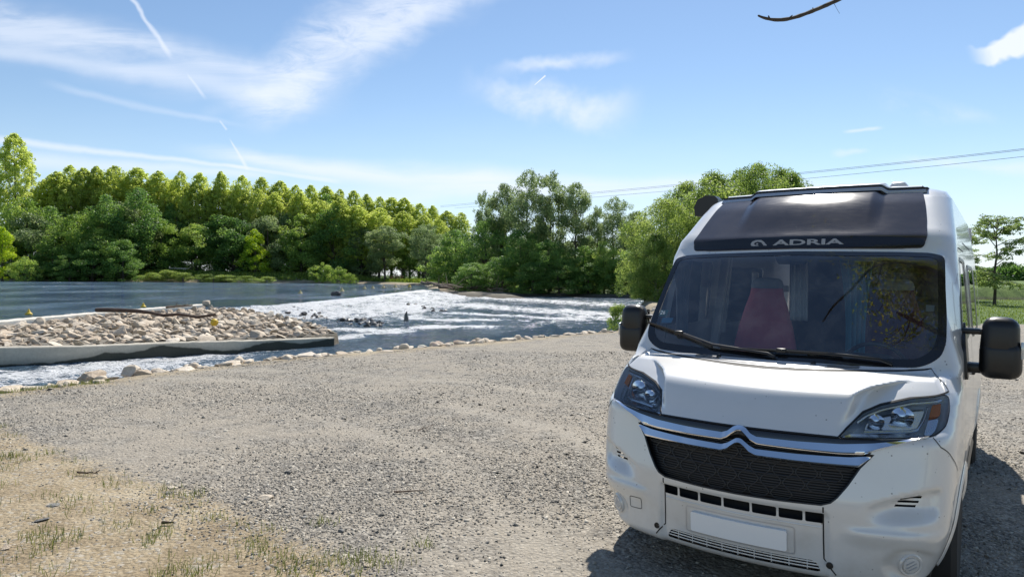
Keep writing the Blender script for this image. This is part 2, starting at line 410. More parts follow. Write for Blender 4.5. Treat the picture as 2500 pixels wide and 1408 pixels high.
band(L((560,850),(700,836),(830,822)),1.0,.72)
band(L((-100,925),(100,912),(300,888),(420,872),(560,850)),2.6,.62)
band(L((0,915),(200,893),(400,872)),.35,.85)
band(L((700,758),(860,762),(1000,770)),2.5,.55)
rl=wpt(1500,790,-.75); 
calm=np.exp(-(dpoly(X,Y,L((950,830),(1150,812),(1350,795)),False)/1.3)**2)
fo*=1-.75*calm
fo=np.maximum(fo,.30*sst((tX-2)/4)*sst((70-tX)/40)*sst((Y-28)/10)); turb=np.clip(sst((tX+.5)/2)*sst((60-tX)/30)*sst((Y-8)/4),0,1)*(.45+.55*np.clip(fo*1.6,0,1))
amp=turb*(.035+.11*np.clip(fo,0,1))
fo=np.where(tX>-.3,fo,0)
Zw=zw+amp*(fbm(X,Y,.9,5,.6)*2.4)+np.exp(-((tX-1.2)/.8)**2)*.06*(Y>44)
Zw=np.where((tX<0),zw,Zw)
wme=me_np('river',np.stack([X,Y,Zw],-1).reshape(-1,3),F,True,[mat_water()],attrs={'foam':fo.ravel(),'turb':turb.ravel()})
tag(ob('river',wme),kind='structure')
# ---------------- vegetation
def mat_leaf(name,dark,mid,light,trans=.4,tc=None):
    m,o=newmat(name); t=attr('tint'); r=objrand()
    k=t*.75+r*.25
    col=ramp(k,[(.1,dark),(.5,mid),(.9,light)])
    d=E_.nt.nodes.new('ShaderNodeBsdfPrincipled'); E_.nt.links.new(col.s,d.inputs[0]); d.inputs['Roughness'].default_value=.5; d.inputs['Specular IOR Level'].default_value=.3
    tr=E_.nt.nodes.new('ShaderNodeBsdfTranslucent')
    hs=E_.nt.nodes.new('ShaderNodeHueSaturation'); hs.inputs['Hue'].default_value=.485; hs.inputs['Saturation'].default_value=1.1; hs.inputs['Value'].default_value=1.5
    E_.nt.links.new(col.s,hs.inputs['Color']); E_.nt.links.new(hs.outputs[0],tr.inputs[0])
    mx=E_.nt.nodes.new('ShaderNodeMixShader'); mx.inputs[0].default_value=trans
    E_.nt.links.new(d.outputs[0],mx.inputs[1]); E_.nt.links.new(tr.outputs[0],mx.inputs[2]); m.node_tree.links.new(mx.outputs[0],o.inputs[0]); return m
def mat_bark(name,a,b,sc=6.):
    m,o=newmat(name); P=texco('Object'); n=noise(vscale(P,1,1,.25),sc,5,.65)
    p=princ(Base_Color=ramp(n,[(.3,a),(.7,b)]),Roughness=.9,Normal=bump(n,.6,.03)); m.node_tree.links.new(p.outputs[0],o.inputs[0]); return m
LF_POP=mat_leaf('poplar_leaf',(.28,.36,.09),(.45,.53,.15),(.60,.67,.23),.6)
LF_DARK=mat_leaf('dark_leaf',(.06,.14,.04),(.15,.27,.07),(.27,.40,.11),.5)
LF_MID=mat_leaf('wood_leaf',(.10,.19,.045),(.23,.35,.08),(.37,.48,.13),.52)
LF_GREY=mat_leaf('grey_leaf',(.10,.155,.07),(.22,.30,.13),(.36,.43,.20),.5)
LF_BRIGHT=mat_leaf('bright_leaf',(.20,.32,.035),(.34,.48,.05),(.46,.58,.08),.55)
LF_WIL=mat_leaf('willow_leaf',(.10,.17,.045),(.20,.29,.075),(.34,.42,.13),.55)
LF_RED=mat_leaf('plum_leaf',(.12,.19,.035),(.25,.33,.06),(.36,.33,.08),.55)
LF_LOC=mat_leaf('locust_leaf',(.09,.15,.04),(.19,.27,.09),(.32,.40,.16),.5)
BARK=mat_bark('bark',(.03,.024,.018),(.11,.09,.07)); BARKG=mat_bark('grey_bark',(.06,.055,.045),(.20,.18,.15))
def leaves(C,size,rs,up=.3,out=None,asp=.62,ow=.7):
    n=len(C); N=rs.normal(size=(n,3)); N/=np.linalg.norm(N,axis=1,keepdims=True)
    if out is not None: N=N*(1-ow)+out*ow
    N[:,2]+=up; N/=np.linalg.norm(N,axis=1,keepdims=True)+1e-9
    A=np.cross(N,rs.normal(size=(n,3))); A/=np.linalg.norm(A,axis=1,keepdims=True)+1e-9; B=np.cross(N,A)
    s=(size*rs.uniform(.6,1.4,n))[:,None]
    a=A*s*.5; b=B*s*.5*asp
    V=np.stack([C-a,C-b*1.0+a*.1,C+a,C+b],1).reshape(-1,3)
    F=np.arange(4*n).reshape(n,4); return V,F
ENV={'poplar':lambda t:np.interp(t,[0,.5,.7,.83,.92,.97,1],[.9,1.,.93,.74,.52,.30,.10]),
 'bushy':lambda t:np.interp(t,[0,.1,.35,.7,.9,1],[.75,.95,1.,.85,.5,.1]),
 'tall':lambda t:np.interp(t,[0,.2,.5,.8,.95,1],[.35,.7,1.,.85,.5,.15]),
 'dome':lambda t:np.interp(t,[0,.2,.5,.8,1],[.6,1.,1.,.75,.15]),
 'cone':lambda t:np.interp(t,[0,.2,.5,.8,1],[1.,.98,.8,.45,.05])}
def make_tree(name,seed,env,H,W,z0,ncl,nl,rc,ls,leafmat,bark,trunk_r,limbs=10,outer=.5,flat=.75,core=True,up=.3,single_trunk=True,lean=0.):
    rs=np.random.RandomState(seed); 
    t=rs.uniform(0,1,ncl)**.9; ang=rs.uniform(0,2*np.pi,ncl); rr=np.sqrt(rs.uniform(outer**2,1,ncl))
    # uneven outline: radius modulated by direction and height
    mod=1+(.06 if env=='poplar' else .22)*np.sin(ang*2+seed)+(.05 if env=='poplar' else .14)*np.sin(ang*3+t*7+seed*2)+.12*rs.normal(size=ncl)
    rad=ENV[env](t)*W/2*rr*mod*(1-rc/(W/2)*.6)
    z=z0+(H-z0)*(t*.97)-rc*.3*(t>.5)
    Cc=np.stack([rad*np.cos(ang)+lean*(z/H)*W,rad*np.sin(ang),z],1)
    rcs=rc*rs.uniform(.55,1.35,ncl)*np.interp(t,[0,.8,1],[1,1,.6]); tnt=np.clip(rs.normal(.5,.2,ncl),0,1)
    w_=rcs**2; w_/=w_.sum(); ci=rs.choice(ncl,nl,p=w_)
    d=rs.normal(size=(nl,3)); d/=np.linalg.norm(d,axis=1,keepdims=True)
    q=rs.uniform(.25,1,nl)**.5
    C=Cc[ci]+d*(rcs[ci]*q)[:,None]*np.array([1,1,flat])
    C[:,2]=np.maximum(C[:,2],.03*H*rs.rand(nl))
    V,F=leaves(C,ls,rs,up,d,ow=.45)
    tint=np.repeat(np.clip(tnt[ci]+rs.normal(0,.14,nl),0,1),4)
    root=empty(name)
    ob('crown',me_np(name+'_crown',V,F,False,[leafmat],attrs={'tint':tint}),root)
    mb=MB(); pts=[];rads=[]; n=8; bx,by=rs.normal(0,.03*H,2)
    top=H*.86
    for i in range(n+1):
        u=i/n; pts.append((bx*math.sin(u*3)*u+lean*u*W,by*math.sin(u*2.3)*u,u*top-.3*(i==0))); rads.append(trunk_r*(1-u)**.8*(1+.35*(i==0))+.01*H*.1)
    mb.tube(pts,rads,8)
    order=np.argsort(-rcs)[:limbs*2]; 
    for j in order[:limbs]:
        tip=Vector(Cc[j]); u=max(.12,min(.85,(tip.z/top)-.12-.25*rs.rand())); k=u*n; i=int(k); f=k-i
        a=Vector(pts[i]).lerp(Vector(pts[min(i+1,n)]),f); mid=a.lerp(tip,.5)+Vector((rs.normal(0,.03*H),rs.normal(0,.03*H),-.02*H))
        r0=trunk_r*(1-u)*.5+.01
        mb.tube([a,a.lerp(mid,.6),mid,mid.lerp(tip,.6),tip],[r0,r0*.8,r0*.6,r0*.4,r0*.15],5)
        for s_ in range(2):
            e=tip+Vector(rs.normal(0,rc*.9,3)); mb.tube([mid.lerp(tip,.3),tip.lerp(e,.5),e],[r0*.4,r0*.25,r0*.08],4)
    mb.build('trunk',bark,root)
    root['W']=W; root['H']=H
    return root
PROTO={
 'poplar':[make_tree('poplar',11+i,'poplar',10,[3.2,2.9,3.6][i],[1.6,1.9,1.4][i],1100,30000,.16,.12,LF_POP,BARKG,.13,16,.3,1.2) for i in range(3)],
 'bushy':[make_tree('broadleaf_tree',31+i,'bushy',10,[9,8,10,8.5][i],.25,[95,80,110,90][i],15000,1.05,.22,[LF_MID,LF_DARK,LF_MID,LF_GREY][i],BARK,.22,8,.45,.7) for i in range(4)],
 'tall':[make_tree('tall_tree',51+i,'tall',10,[5.4,4.8,6.0][i],[2.2,3.0,2.4][i],[130,110,150][i],20000,.55,.135,LF_GREY,BARK,.13,26,.25,.8) for i in range(3)],
 'dark':[make_tree('riverside_tree',61+i,'bushy',10,[7.5,8.5][i],.15,90,14500,.95,.21,LF_DARK,BARK,.2,8,.5,.7) for i in range(2)],
 'cone':[make_tree('bright_tree',71,'cone',10,7.6,.2,120,15000,.8,.2,LF_BRIGHT,BARK,.2,6,.6,.7)],
 'willow':[make_tree('willow_tree',81+i,'dome',10,[10,9][i],[.4,.5][i],[260,240][i],52000,.85,.14,LF_WIL,BARKG,.2,26,.3,.85) for i in range(2)],
 'shrub':[make_tree('shrub',91+i,'dome',2,[3.0,2.6][i],.05,50,4200,.3,.10,[LF_MID,LF_WIL][i],BARK,.03,8,.3,.8) for i in range(2)],
}
USED=set()
VR=random.Random(3)
def hor(px_): return 675.5+(px_-1250)*.00995
def place(kind,i,px_,d,top,wpx,label,cat='tree',group=None,rz=None,zoff=0.):
    pr=PROTO[kind][i%len(PROTO[kind])]
    d=d-(6 if (1240<px_<1570 and 90<d<109) else 0); x=d*(px_-1250)/1699.; y=d; b=float(ground_h(np.array([x]),np.array([y]))[0]); b=max(b,-.75 if y<140 else -.2)
    H=(CH+d*(hor(px_)-top)/1699.-b)*(1.0 if kind=='poplar' else 1.05); W=d*wpx/1699.
    if pr.name not in USED: o=pr; USED.add(pr.name)
    else: o=copy_tree(pr)
    o.location=(x,y,b-.05+zoff); sx=W/pr['W']; o.scale=(sx,sx*VR.uniform(.85,1.1),H/pr['H']); o.rotation_euler=(0,0,VR.uniform(0,6.28) if rz is None else rz)
    tag(o,label,cat,group); return o
ORD=['first','second','third','fourth','fifth','sixth','seventh','eighth','ninth','tenth','eleventh','twelfth','thirteenth','fourteenth','fifteenth','sixteenth','seventeenth','eighteenth','nineteenth','twentieth','twenty-first','twenty-second','twenty-third','twenty-fourth','twenty-fifth','twenty-sixth','twenty-seventh','twenty-eighth','twenty-ninth','thirtieth','thirty-first','thirty-second','thirty-third','thirty-fourth']
place('poplar',0,35,168,318,105,'tallest yellow-green poplar, standing alone above the wood at the far left')
pops=[(112,440,58),(140,418,60),(172,405,66),(205,412,60),(235,404,60),(282,408,72),(335,411,66),(388,420,52),(440,421,50),(487,425,56),(538,421,50),(590,430,54),(638,436,50),(683,443,50),(722,449,46),(758,455,46),(795,460,46),(828,458,44),(862,468,44),(893,474,44),(925,478,44),(955,486,46),(985,489,50),(1022,500,50),(1055,508,48),(1090,512,48),(1124,522,44)]
for j in range(20):
    p=126+j*50+VR.uniform(-8,8); t=float(np.interp(p,[112,235,440,590,795,1022,1124],[440,404,421,430,460,500,522]))+VR.uniform(12,26)
    place('poplar',j+1,p,186+VR.uniform(-3,3),t,VR.uniform(70,100),'%s half-hidden poplar from the left, behind the gaps of the long row'%ORD[j],group='poplars seen through the gaps of the row')
for i,(p,t,w_) in enumerate(pops):
    place('poplar',i,p,176+i*1.1+VR.uniform(-2,2),t-6+VR.uniform(-5,5),w_*VR.uniform(1.25,1.7),'%s slender yellow-green poplar from the left in the long row above the wood'%ORD[i],group='row of poplars behind the wood')
# a second rank between the poplars and the bank closes the wood
sec=[(60,455,150,0,158),(130,480,150,1,163),(210,490,140,2,166),(300,470,150,3,166),(390,505,140,0,168),(480,520,130,2,170),(570,505,140,1,172),(650,500,120,3,174),(735,495,130,0,176),(815,480,120,1,178),(880,520,110,3,180),(1000,535,100,0,184),(1075,545,110,3,186),(1130,560,100,1,180)]
for i,(p,t,w_,k,d) in enumerate(sec):
    place('bushy',k,p,d+4,t+28,w_*1.1,'%s broad leafy tree from the left in the middle rank, just below the poplars'%ORD[i],group='middle rank of the far wood')
fr=[(5,560,95,0,157),(75,520,150,3,160),(185,525,170,2,160),(265,480,150,1,164),(335,462,160,1,167),(250,560,150,2,159),(380,520,110,3,163),(420,500,110,1,166),(690,520,110,3,170),(745,500,110,0,174),(800,478,130,1,177),(855,540,100,3,177),(905,560,90,1,179),(640,545,110,0,170)]
nm=['dull green','grey-green','mid green','dark green']
for i,(p,t,w_,k,d) in enumerate(fr):
    place('bushy',k,p,d+(15 if p>350 else 1.5),t,w_,'%s %s bushy tree from the left along the far bank'%(ORD[i],nm[[2,3,0,1][k]]),group='bushy trees along the far bank')
place('cone',0,5,150,555,90,'bright yellow-green tree hanging over the water at the left edge')
place('shrub',0,62,149,625,90,'small leafy tree leaning over the left shoreline')
place('dark',0,545,179,527,190,'large round dark tree beside the light green one on the far bank')
place('cone',0,622,172,560,100,'light yellow-green cone-shaped tree at the water edge, right of a dark round tree')
lows=[(130,600,120,0,154),(225,590,130,1,155),(300,585,110,0,156),(170,620,90,1,152),(365,600,80,1,160),(470,600,110,1,163),(705,590,100,0,172),(770,580,110,1,174),(840,600,90,0,176),(900,600,80,1,176)]
for i,(p,t,w_,k,d) in enumerate(lows):
    place('dark',k,p,d+(15 if p>350 else 1.5),t,w_,'%s low dark tree from the left with branches down to the far waterline'%ORD[i],group='low dark trees at the far waterline')
for i,(p,t,w_) in enumerate([(785,640,70),(830,650,60),(855,665,40),(700,672,40)]):
    place('shrub',i%2*0,p,168,t,w_,['pale leafy shrub','broad green shrub','small dull shrub','lowest green shrub'][i]+' on the grassy point of the far bank','shrub')
place('tall',1,940,172,555,100,'bright green slim tree beside the gap in the wood')
place('tall',2,1040,150,548,105,'dark slim tree with bare forked trunk right of the gap in the wood')
# wooded point in the middle
mid=[('dark',0,1110,128,560,120,'leftmost dark bushy tree of the wooded point'),('dark',1,1190,112,535,150,'wide dark bushy tree behind the driftwood'),
 ('dark',0,1270,104,560,140,'dark low tree between the tall trunks and the driftwood'),('dark',1,1340,101,585,130,'dark low tree under the tallest trees of the point'),
 ('dark',0,1425,101,600,110,'dark leafy tree under the thin tall tree of the point'),('bushy',0,1475,100,590,100,'lighter green bushy tree near the right end of the point'),('dark',1,1530,98,610,100,'rightmost dark low tree of the point, at the water'),
 ('tall',0,1178,118,470,80,'leftmost tall tree of the point, shorter than its neighbour'),('tall',1,1228,112,455,85,'tall tree left of the highest crown of the point'),
 ('tall',2,1290,108,417,135,'highest crown of the wooded point with several dark trunks'),('tall',0,1345,107,424,125,'tall tree touching the highest crown on its right'),
 ('tall',1,1402,106,452,95,'thin tall tree with one straight trunk, right of the highest crowns'),('tall',0,1455,107,505,80,'lower airy tree between two tall ones near the point end'),
 ('tall',2,1500,104,482,110,'airy tall tree at the right end of the wooded point'),('tall',1,1550,104,520,90,'thin airy tree beside the big willow'),
 ('bushy',3,1235,116,520,130,'grey-green bushy tree filling the middle of the point'),('bushy',3,1320,114,545,120,'grey-green bushy tree behind the tall trunks'),('bushy',0,1440,114,575,120,'green bushy tree behind the thin tall tree'),('bushy',3,1530,112,560,110,'pale green bushy tree at the right end of the point')]
for j,(p,t,w_) in enumerate([(1150,640,110),(1225,625,130),(1300,640,120),(1365,630,120),(1435,640,120),(1500,630,110),(1560,640,90)]):
    place('dark',j,p,99,t,w_,'%s dark bush from the left at the waterline of the wooded point'%ORD[j],group='bushes at the waterline of the wooded point')
for j,(p,t,w_) in enumerate([(1130,590,170),(1215,580,180),(1300,575,180),(1385,590,180),(1470,585,180),(1560,595,170)]):
    place('bushy',j,p,132,t,w_,'%s shaded tree from the left filling the back of the wooded point'%ORD[j],group='back trees of the wooded point')
for k,i,p,d,t,w_,l in mid: place(k,i,p,d,t,w_,l,group='trees on the wooded point')
wl=[(1625,58,490,215,0,'leftmost light green willow, nearest the river'),(1735,62,428,290,1,'tall light green willow left of the van roof'),(1850,64,406,300,0,'widest light green willow, right behind the van roof'),(1925,66,428,190,1,'rightmost light green willow above the van roof'),(1600,56,575,150,1,'low willow bush beside the van mirror')]
wl+=[(1680,70,452,230,1,'willow filling the gap left of the van roof'),(1795,72,425,250,0,'willow filling the gap behind the roof window'),(1900,72,420,200,1,'willow filling the gap at the right of the van roof'),(1575,60,640,110,0,'lowest willow bush at the river edge beside the mirror')]
for p,d,t,w_,i,l in wl: place('willow',i,p,d,t,w_,l,group='willows behind the van')
for i,(p,t,w_) in enumerate([(372,664,60),(405,658,80),(448,664,70),(500,668,80),(552,670,80),(600,672,70),(650,674,60)]):  # low bushes added to give the bank its sunlit green
    place('shrub',1,p,160.5,t,w_,'%s added low bush from the left, standing in for sunlit bank grass'%ORD[i],'shrub','added bushes in place of sunlit bank grass')
place('shrub',1,1512,30.5,738,74,'small bright green shrub on the gravel edge beside the van mirror','shrub')
# young tree and hedge in the meadow
def locust(seed=7):
    rs=np.random.RandomState(seed); root=empty('young_tree'); mb=MB(); tips=[]
    H=7.4
    trunk=[(0,0,-.1),(.05,0,1.2),(.0,.05,2.6),(.12,.0,3.9),(.02,0,5.2),(.1,0,6.2)]; mb.tube(trunk,[.13,.10,.085,.065,.04,.015],7)
    for j in range(34):
        u=rs.uniform(.22,.98); z=6.2*u; a=rs.uniform(0,6.28); L=(2.9-1.9*abs(u-.5))*rs.uniform(.6,1.); b=Vector((.05,0,z)); 
        e=b+Vector((math.cos(a)*L,math.sin(a)*L,L*rs.uniform(.1,.95)*(u>.4)-.1)); 
        if e.z>7: e.z=7
        m=b.lerp(e,.5)+Vector((0,0,.12*L)); mb.tube([b,m,e],[.035,.022,.006],4)
        for q in range(7):
            s=b.lerp(e,rs.uniform(.35,1.)); d=Vector(rs.normal(0,.42,3)); d.z=-abs(d.z)*.5+.1; t=s+d; mb.tube([s,s.lerp(t,.5)+Vector((0,0,.05)),t],[.01,.007,.003],3); tips.append((s,t))
    C=[]
    for s,t in tips:
        for k in range(44):
            f=rs.uniform(.2,1.15); p=s.lerp(t,f); C.append((p.x+rs.normal(0,.12),p.y+rs.normal(0,.12),p.z+rs.normal(0,.05)-.05))
    C=np.array(C); V,F=leaves(C,.13,rs,.6)
    ob('crown',me_np('locust_crown',V,F,False,[LF_LOC],attrs={'tint':np.repeat(rs.uniform(.1,.9,len(C)),4)}),root); mb.build('trunk',BARK,root); return root
t=locust(); t.location=(36.9,53.2,float(ground_h(np.array([36.9]),np.array([53.2]))[0])); tag(t,'young thin-stemmed tree with sparse drooping leaves in the meadow','tree')
t2=copy_tree(t); t2.location=(40.0,61,t.location.z+.2); t2.rotation_euler=(0,0,2.2); t2.scale=(.9,.9,.92); tag(t2,'young sparse tree half hidden by the van side','tree')
def hedge():
    rs=np.random.RandomState(4); n=60000; x=rs.uniform(40,190,n); u=rs.rand(n); z=u*3.3*(.9+.12*np.sin(x*.6)+.1*rs.rand(n)); y=150+rs.normal(0,1.6,n)*(1-u*.4)
    C=np.stack([x,y,z],1); V,F=leaves(C,.5,rs,.3)
    o=ob('hedge',me_np('hedge',V,F,False,[LF_DARK],attrs={'tint':np.repeat(rs.uniform(0,.45,n),4)})); o.location=(0,0,float(ground_h(np.array([100.]),np.array([150.]))[0])-.1); tag(o,'long low dark hedge across the back of the meadow','hedge'); return o
hedge()
# ground cover on the far bank and in the meadow
def scatter_grass(name,reg,n,size,hh,mat,seed,label_kind='stuff',clump=0):
    rs=np.random.RandomState(seed); x=rs.uniform(reg[0],reg[1],n); y=rs.uniform(reg[2],reg[3],n)
    return x,y,rs
def blades(name,x,y,hh,wd,mat,rs,lean=.5):
    n=len(x); z=ground_h(x,y); a=rs.uniform(0,6.28,n); h=hh*rs.uniform(.4,1.2,n); l=rs.uniform(0,lean,n)*h; b=rs.uniform(0,6.28,n)
    wx=np.cos(a)*wd; wy=np.sin(a)*wd
    P0=np.stack([x-wx,y-wy,z-.005],1); P1=np.stack([x+wx,y+wy,z-.005],1); 
    mx=x+np.cos(b)*l*.35; my=y+np.sin(b)*l*.35
    P2=np.stack([mx+wx*.7,my+wy*.7,z+h*.6],1); P3=np.stack([mx-wx*.7,my-wy*.7,z+h*.6],1)
    P4=np.stack([x+np.cos(b)*l,y+np.sin(b)*l,z+h],1)
    V=np.stack([P0,P1,P2,P3,P4,P4+np.array([.0005,0,0])],1).reshape(-1,3); i=np.arange(n)*6
    F=np.concatenate([np.stack([i,i+1,i+2,i+3],1),np.stack([i+3,i+2,i+5,i+4],1)])
    o=ob(name,me_np(name,V,F,False,[mat],attrs={'tint':np.repeat(rs.uniform(0,1,n),6)})); return o
GR=mat_leaf('grass_blade',(.09,.12,.03),(.15,.19,.05),(.30,.29,.12),.35)
GR2=mat_leaf('meadow_blade',(.07,.12,.02),(.15,.22,.035),(.24,.30,.06),.35)
rs=np.random.RandomState(21)
# tufts on the bare earth
tx=[];ty=[]
tc=[(-1.25,4.25,150,.13),(-1.0,4.35,120,.1),(-1.55,4.5,60,.09),(-.75,4.3,60,.09),(-3.05,4.65,90,.1),(-2.4,4.75,50,.07),(-2.2,5.1,40,.06),(-3.4,4.2,50,.07),(-1.9,4.15,50,.07),(-2.75,5.6,30,.05),(-1.35,5.0,40,.06),(-.55,4.6,30,.05)]
for cx,cy,k,s in tc: tx+=list(rs.normal(cx,s,k)); ty+=list(rs.normal(cy,s*.8,k))
for j in range(300):
    cx,cy=rs.uniform(-6.5,-.2),rs.uniform(3.9,8.2)
    if inpoly(np.array([cx]),np.array([cy]),EARTH)[0]:
        k=rs.randint(5,26); tx+=list(rs.normal(cx,.06,k)); ty+=list(rs.normal(cy,.05,k))
# spindly weeds where gravel and bank meet, left
for j in range(60):
    u=rs.rand(); cx=-8.9+u*2.2; cy=8.9+u*2.6; tx+=list(rs.normal(cx,.08,24)); ty+=list(rs.normal(cy,.08,24))
for q in range(8): tx+=list(rs.normal(-4.85,.05,8)); ty+=list(rs.normal(6.75,.05,8))
bl=blades('grass_tufts',np.array(tx),np.array(ty),.07,.0024,GR,rs,.9); tag(bl,kind='stuff')
x=rs.uniform(14,90,90000); y=30+rs.rand(90000)**1.3*60; k=(x>14+(y-30)*.1)&(ground_h(x,y)>-.3); bl=blades('meadow_grass',x[k],y[k],.12,.015,GR2,rs,.9); tag(bl,kind='stuff')
x=rs.uniform(-120,-20,40000); y=rs.uniform(148,184,40000); k=(ground_h(x,y)>.30); bl=blades('bank_grass',x[k],y[k],.7,.16,GR2,rs,.5); tag(bl,kind='stuff')
# ---------------- stone, concrete, timber, buoys
def mat_stone(name,a,b,c,sc=3.,wet=False):
    m,o=newmat(name); P=texco('Object'); r=objrand(); n=noise(P,sc,5,.65); n2=noise(P,sc*5,4,.6)
    k=n*.6+r*.35+n2*.1
    p=princ(Base_Color=ramp(k,[(.25,a),(.5,b),(.78,c)]),Roughness=.3 if wet else .85,Normal=bump(n2*.6+n,.7,.03)); m.node_tree.links.new(p.outputs[0],o.inputs[0]); return m
ST_LIME=mat_stone('limestone',(.33,.25,.175),(.56,.465,.35),(.74,.66,.54))
ST_WET=mat_stone('wet_stone',(.02,.019,.017),(.055,.05,.042),(.14,.12,.095),3.,True)
ST_SLATE=mat_stone('slate',(.09,.09,.09),(.22,.215,.20),(.40,.38,.34))
def rock_mesh(name,seed,sub=2,flat=.6,sharp=.28):
    rs=np.random.RandomState(seed); bm=bmesh.new(); bmesh.ops.create_icosphere(bm,subdivisions=sub,radius=.5)
    # cut by random planes: faceted quarry stone
    pl=[(Vector(rs.normal(size=3)).normalized(),rs.uniform(.19,.38)) for _ in range(16)]
    for v in bm.verts:
        for n,d in pl:
            e=v.co.dot(n)-d
            if e>0: v.co-=n*e*.97
        v.co+=Vector(rs.normal(0,.012,3)); v.co.z*=flat
    me=bpy.data.meshes.new(name); bm.to_mesh(me); bm.free(); me.polygons.foreach_set('use_smooth',[False]*len(me.polygons)); return me
ROCKS=[rock_mesh('rock_%s'%c,i+5,3 if i<3 else 2,[.62,.75,.5,.7,.55,.8,.45,.66][i]) for i,c in enumerate('abcdefgh')]
for r_ in ROCKS: r_.materials.append(ST_LIME)
WETROCKS=[m.copy() for m in ROCKS[:4]]
for r_ in WETROCKS: r_.materials.clear(); r_.materials.append(ST_WET)
def rock(me,x,y,z,s,label,group,rs,name='rock',cat='rock',tilt=.35):
    o=ob(name,me); o.location=(x,y,z); o.rotation_euler=(rs.normal(0,tilt),rs.normal(0,tilt),rs.uniform(0,6.28)); o.scale=(s*rs.uniform(.85,1.35),s*rs.uniform(.8,1.2),s*rs.uniform(.8,1.1)*(.72 if group and 'rubble' in group else 1.)); return tag(o,label,cat,group)
rs=np.random.RandomState(77)
# island rubble: dart throwing, big stones first; the nearest 290 are things, the rest one mass
pts=[];grid={}
def ok(x,y,r):
    gx,gy=int(x),int(y)
    for a in range(gx-2,gx+2):
        for b in range(gy-2,gy+2):
            for (X_,Y_,R_) in grid.get((a,b),()):
                if (X_-x)**2+(Y_-y)**2<((R_+r)*.40)**2: return False
    return True
ISLE_IN=ISLE
for s0,tries in ((.62,500),(.48,2200),(.36,6000),(.26,12000)):
    xs=rs.uniform(-19.3,-6.2,tries); ys=rs.uniform(13,43,tries)
    k=inpoly(xs,ys,ISLE)&(dpoly(xs,ys,ISLE)>.22)
    for x,y in zip(xs[k],ys[k]):
        if x< -.735*y-3.2: continue
        s=s0*rs.uniform(.8,1.2)
        if ok(x,y,s): grid.setdefault((int(x),int(y)),[]).append((x,y,s)); pts.append((x,y,s))
pts.sort(key=lambda p:-p[2]/math.hypot(p[0],p[1]))
ZI=ground_h(np.array([p[0] for p in pts]),np.array([p[1] for p in pts]))
MV=[];MF=[];off=0
arrs=[(np.array([v.co[:] for v in m.vertices]),[list(p.vertices) for p in m.polygons]) for m in ROCKS[3:]]
for j,((x,y,s),z) in enumerate(zip(pts,ZI)):
    if j<290:
        rock(ROCKS[(j*7)%len(ROCKS)],x,y,z+s*.06-.16*(x<-18.5),s,'pale angular limestone block in the rubble bank between the two concrete walls','limestone blocks of the rubble bank',rs)
    else:
        V_,F_=arrs[j%len(arrs)]; Rm=np.array(Euler((rs.normal(0,.35),rs.normal(0,.35),rs.uniform(0,6.28))).to_matrix()); MV.append((V_*s*np.array([1.15,1,.9]))@Rm.T+np.array([x,y,z+s*.06-.16*(x<-18.5)])); MF+=[[i+off for i in f] for f in F_]; off+=len(V_)
if MV:
    o=ob('rubble',me_np('rubble',np.concatenate(MV),MF,False,[ST_LIME])); tag(o,kind='stuff')
print('island rocks',len(pts))
# bank stones
bs=[(20,950,90,40),(75,948,80,30),(155,938,80,52),(216,922,80,62),(259,926,50,40),(313,912,56,66),(349,914,44,46),(389,908,52,40),(450,903,60,44),(490,898,50,34),(561,890,70,36),(600,884,44,24),(662,878,54,38),(698,875,40,32),(752,869,62,32),(800,866,44,22),(835,863,46,20),(870,858,34,18),(944,858,38,20),(967,851,30,24),(1000,848,28,20),(1030,848,32,22),(1079,842,30,16),(1126,836,38,28),(1144,838,26,22),(1167,829,34,30),(1196,833,36,22),(1235,829,36,18),(1271,825,26,20),(1310,822,24,12),(1390,815,26,16),(1430,813,24,14),(1470,811,20,10)]
words=['low mossy','broad flat','long tan','large sloping','small brown','tall upright','rounded','squarish','cracked pale','wide low']
for j,(p,q,wp_,hp) in enumerate(bs):
    x,y=wpt(p,q,0.0); d=y; s=d*wp_/1699.
    o=rock(ROCKS[(j*5+2)%8],x,y+.1,-.02,s*1.15,'%s stone, %s from the left along the near river edge'%(words[j%10],ORD[j]),'stones edging the gravel',rs,tilt=.12)
    o.scale=(s*1.2,s*1.0,max(.42*s,d*hp/1699.*1.05)); o.rotation_euler[2]=rs.uniform(-.4,.4)
# filler cobbles down the near bank
xs=[];MV=[];MF=[];off=0
nb=np.array(NEARBANK[3:15]); seglen=np.hypot(*(nb[1:]-nb[:-1]).T); 
for j in range(900):
    k=rs.choice(len(seglen),p=seglen/seglen.sum()); f=rs.rand(); x,y=nb[k]+(nb[k+1]-nb[k])*f; dx_,dy_=(nb[k+1]-nb[k])/seglen[k]; t_=rs.uniform(-.25,1.9); x-=dy_*t_; y+=dx_*t_
    s=rs.uniform(.08,.42); z=float(ground_h(np.array([x]),np.array([y]))[0]); V_,F_=arrs[j%len(arrs)]; Rm=np.array(Euler((rs.normal(0,.3),rs.normal(0,.3),rs.uniform(0,6.28))).to_matrix()); MV.append((V_*s)@Rm.T+np.array([x,y,z])); MF+=[[i+off for i in g] for g in F_]; off+=len(V_)
o=ob('bank_rubble',me_np('bank_rubble',np.concatenate(MV),MF,False,[ST_LIME])); tag(o,kind='stuff')
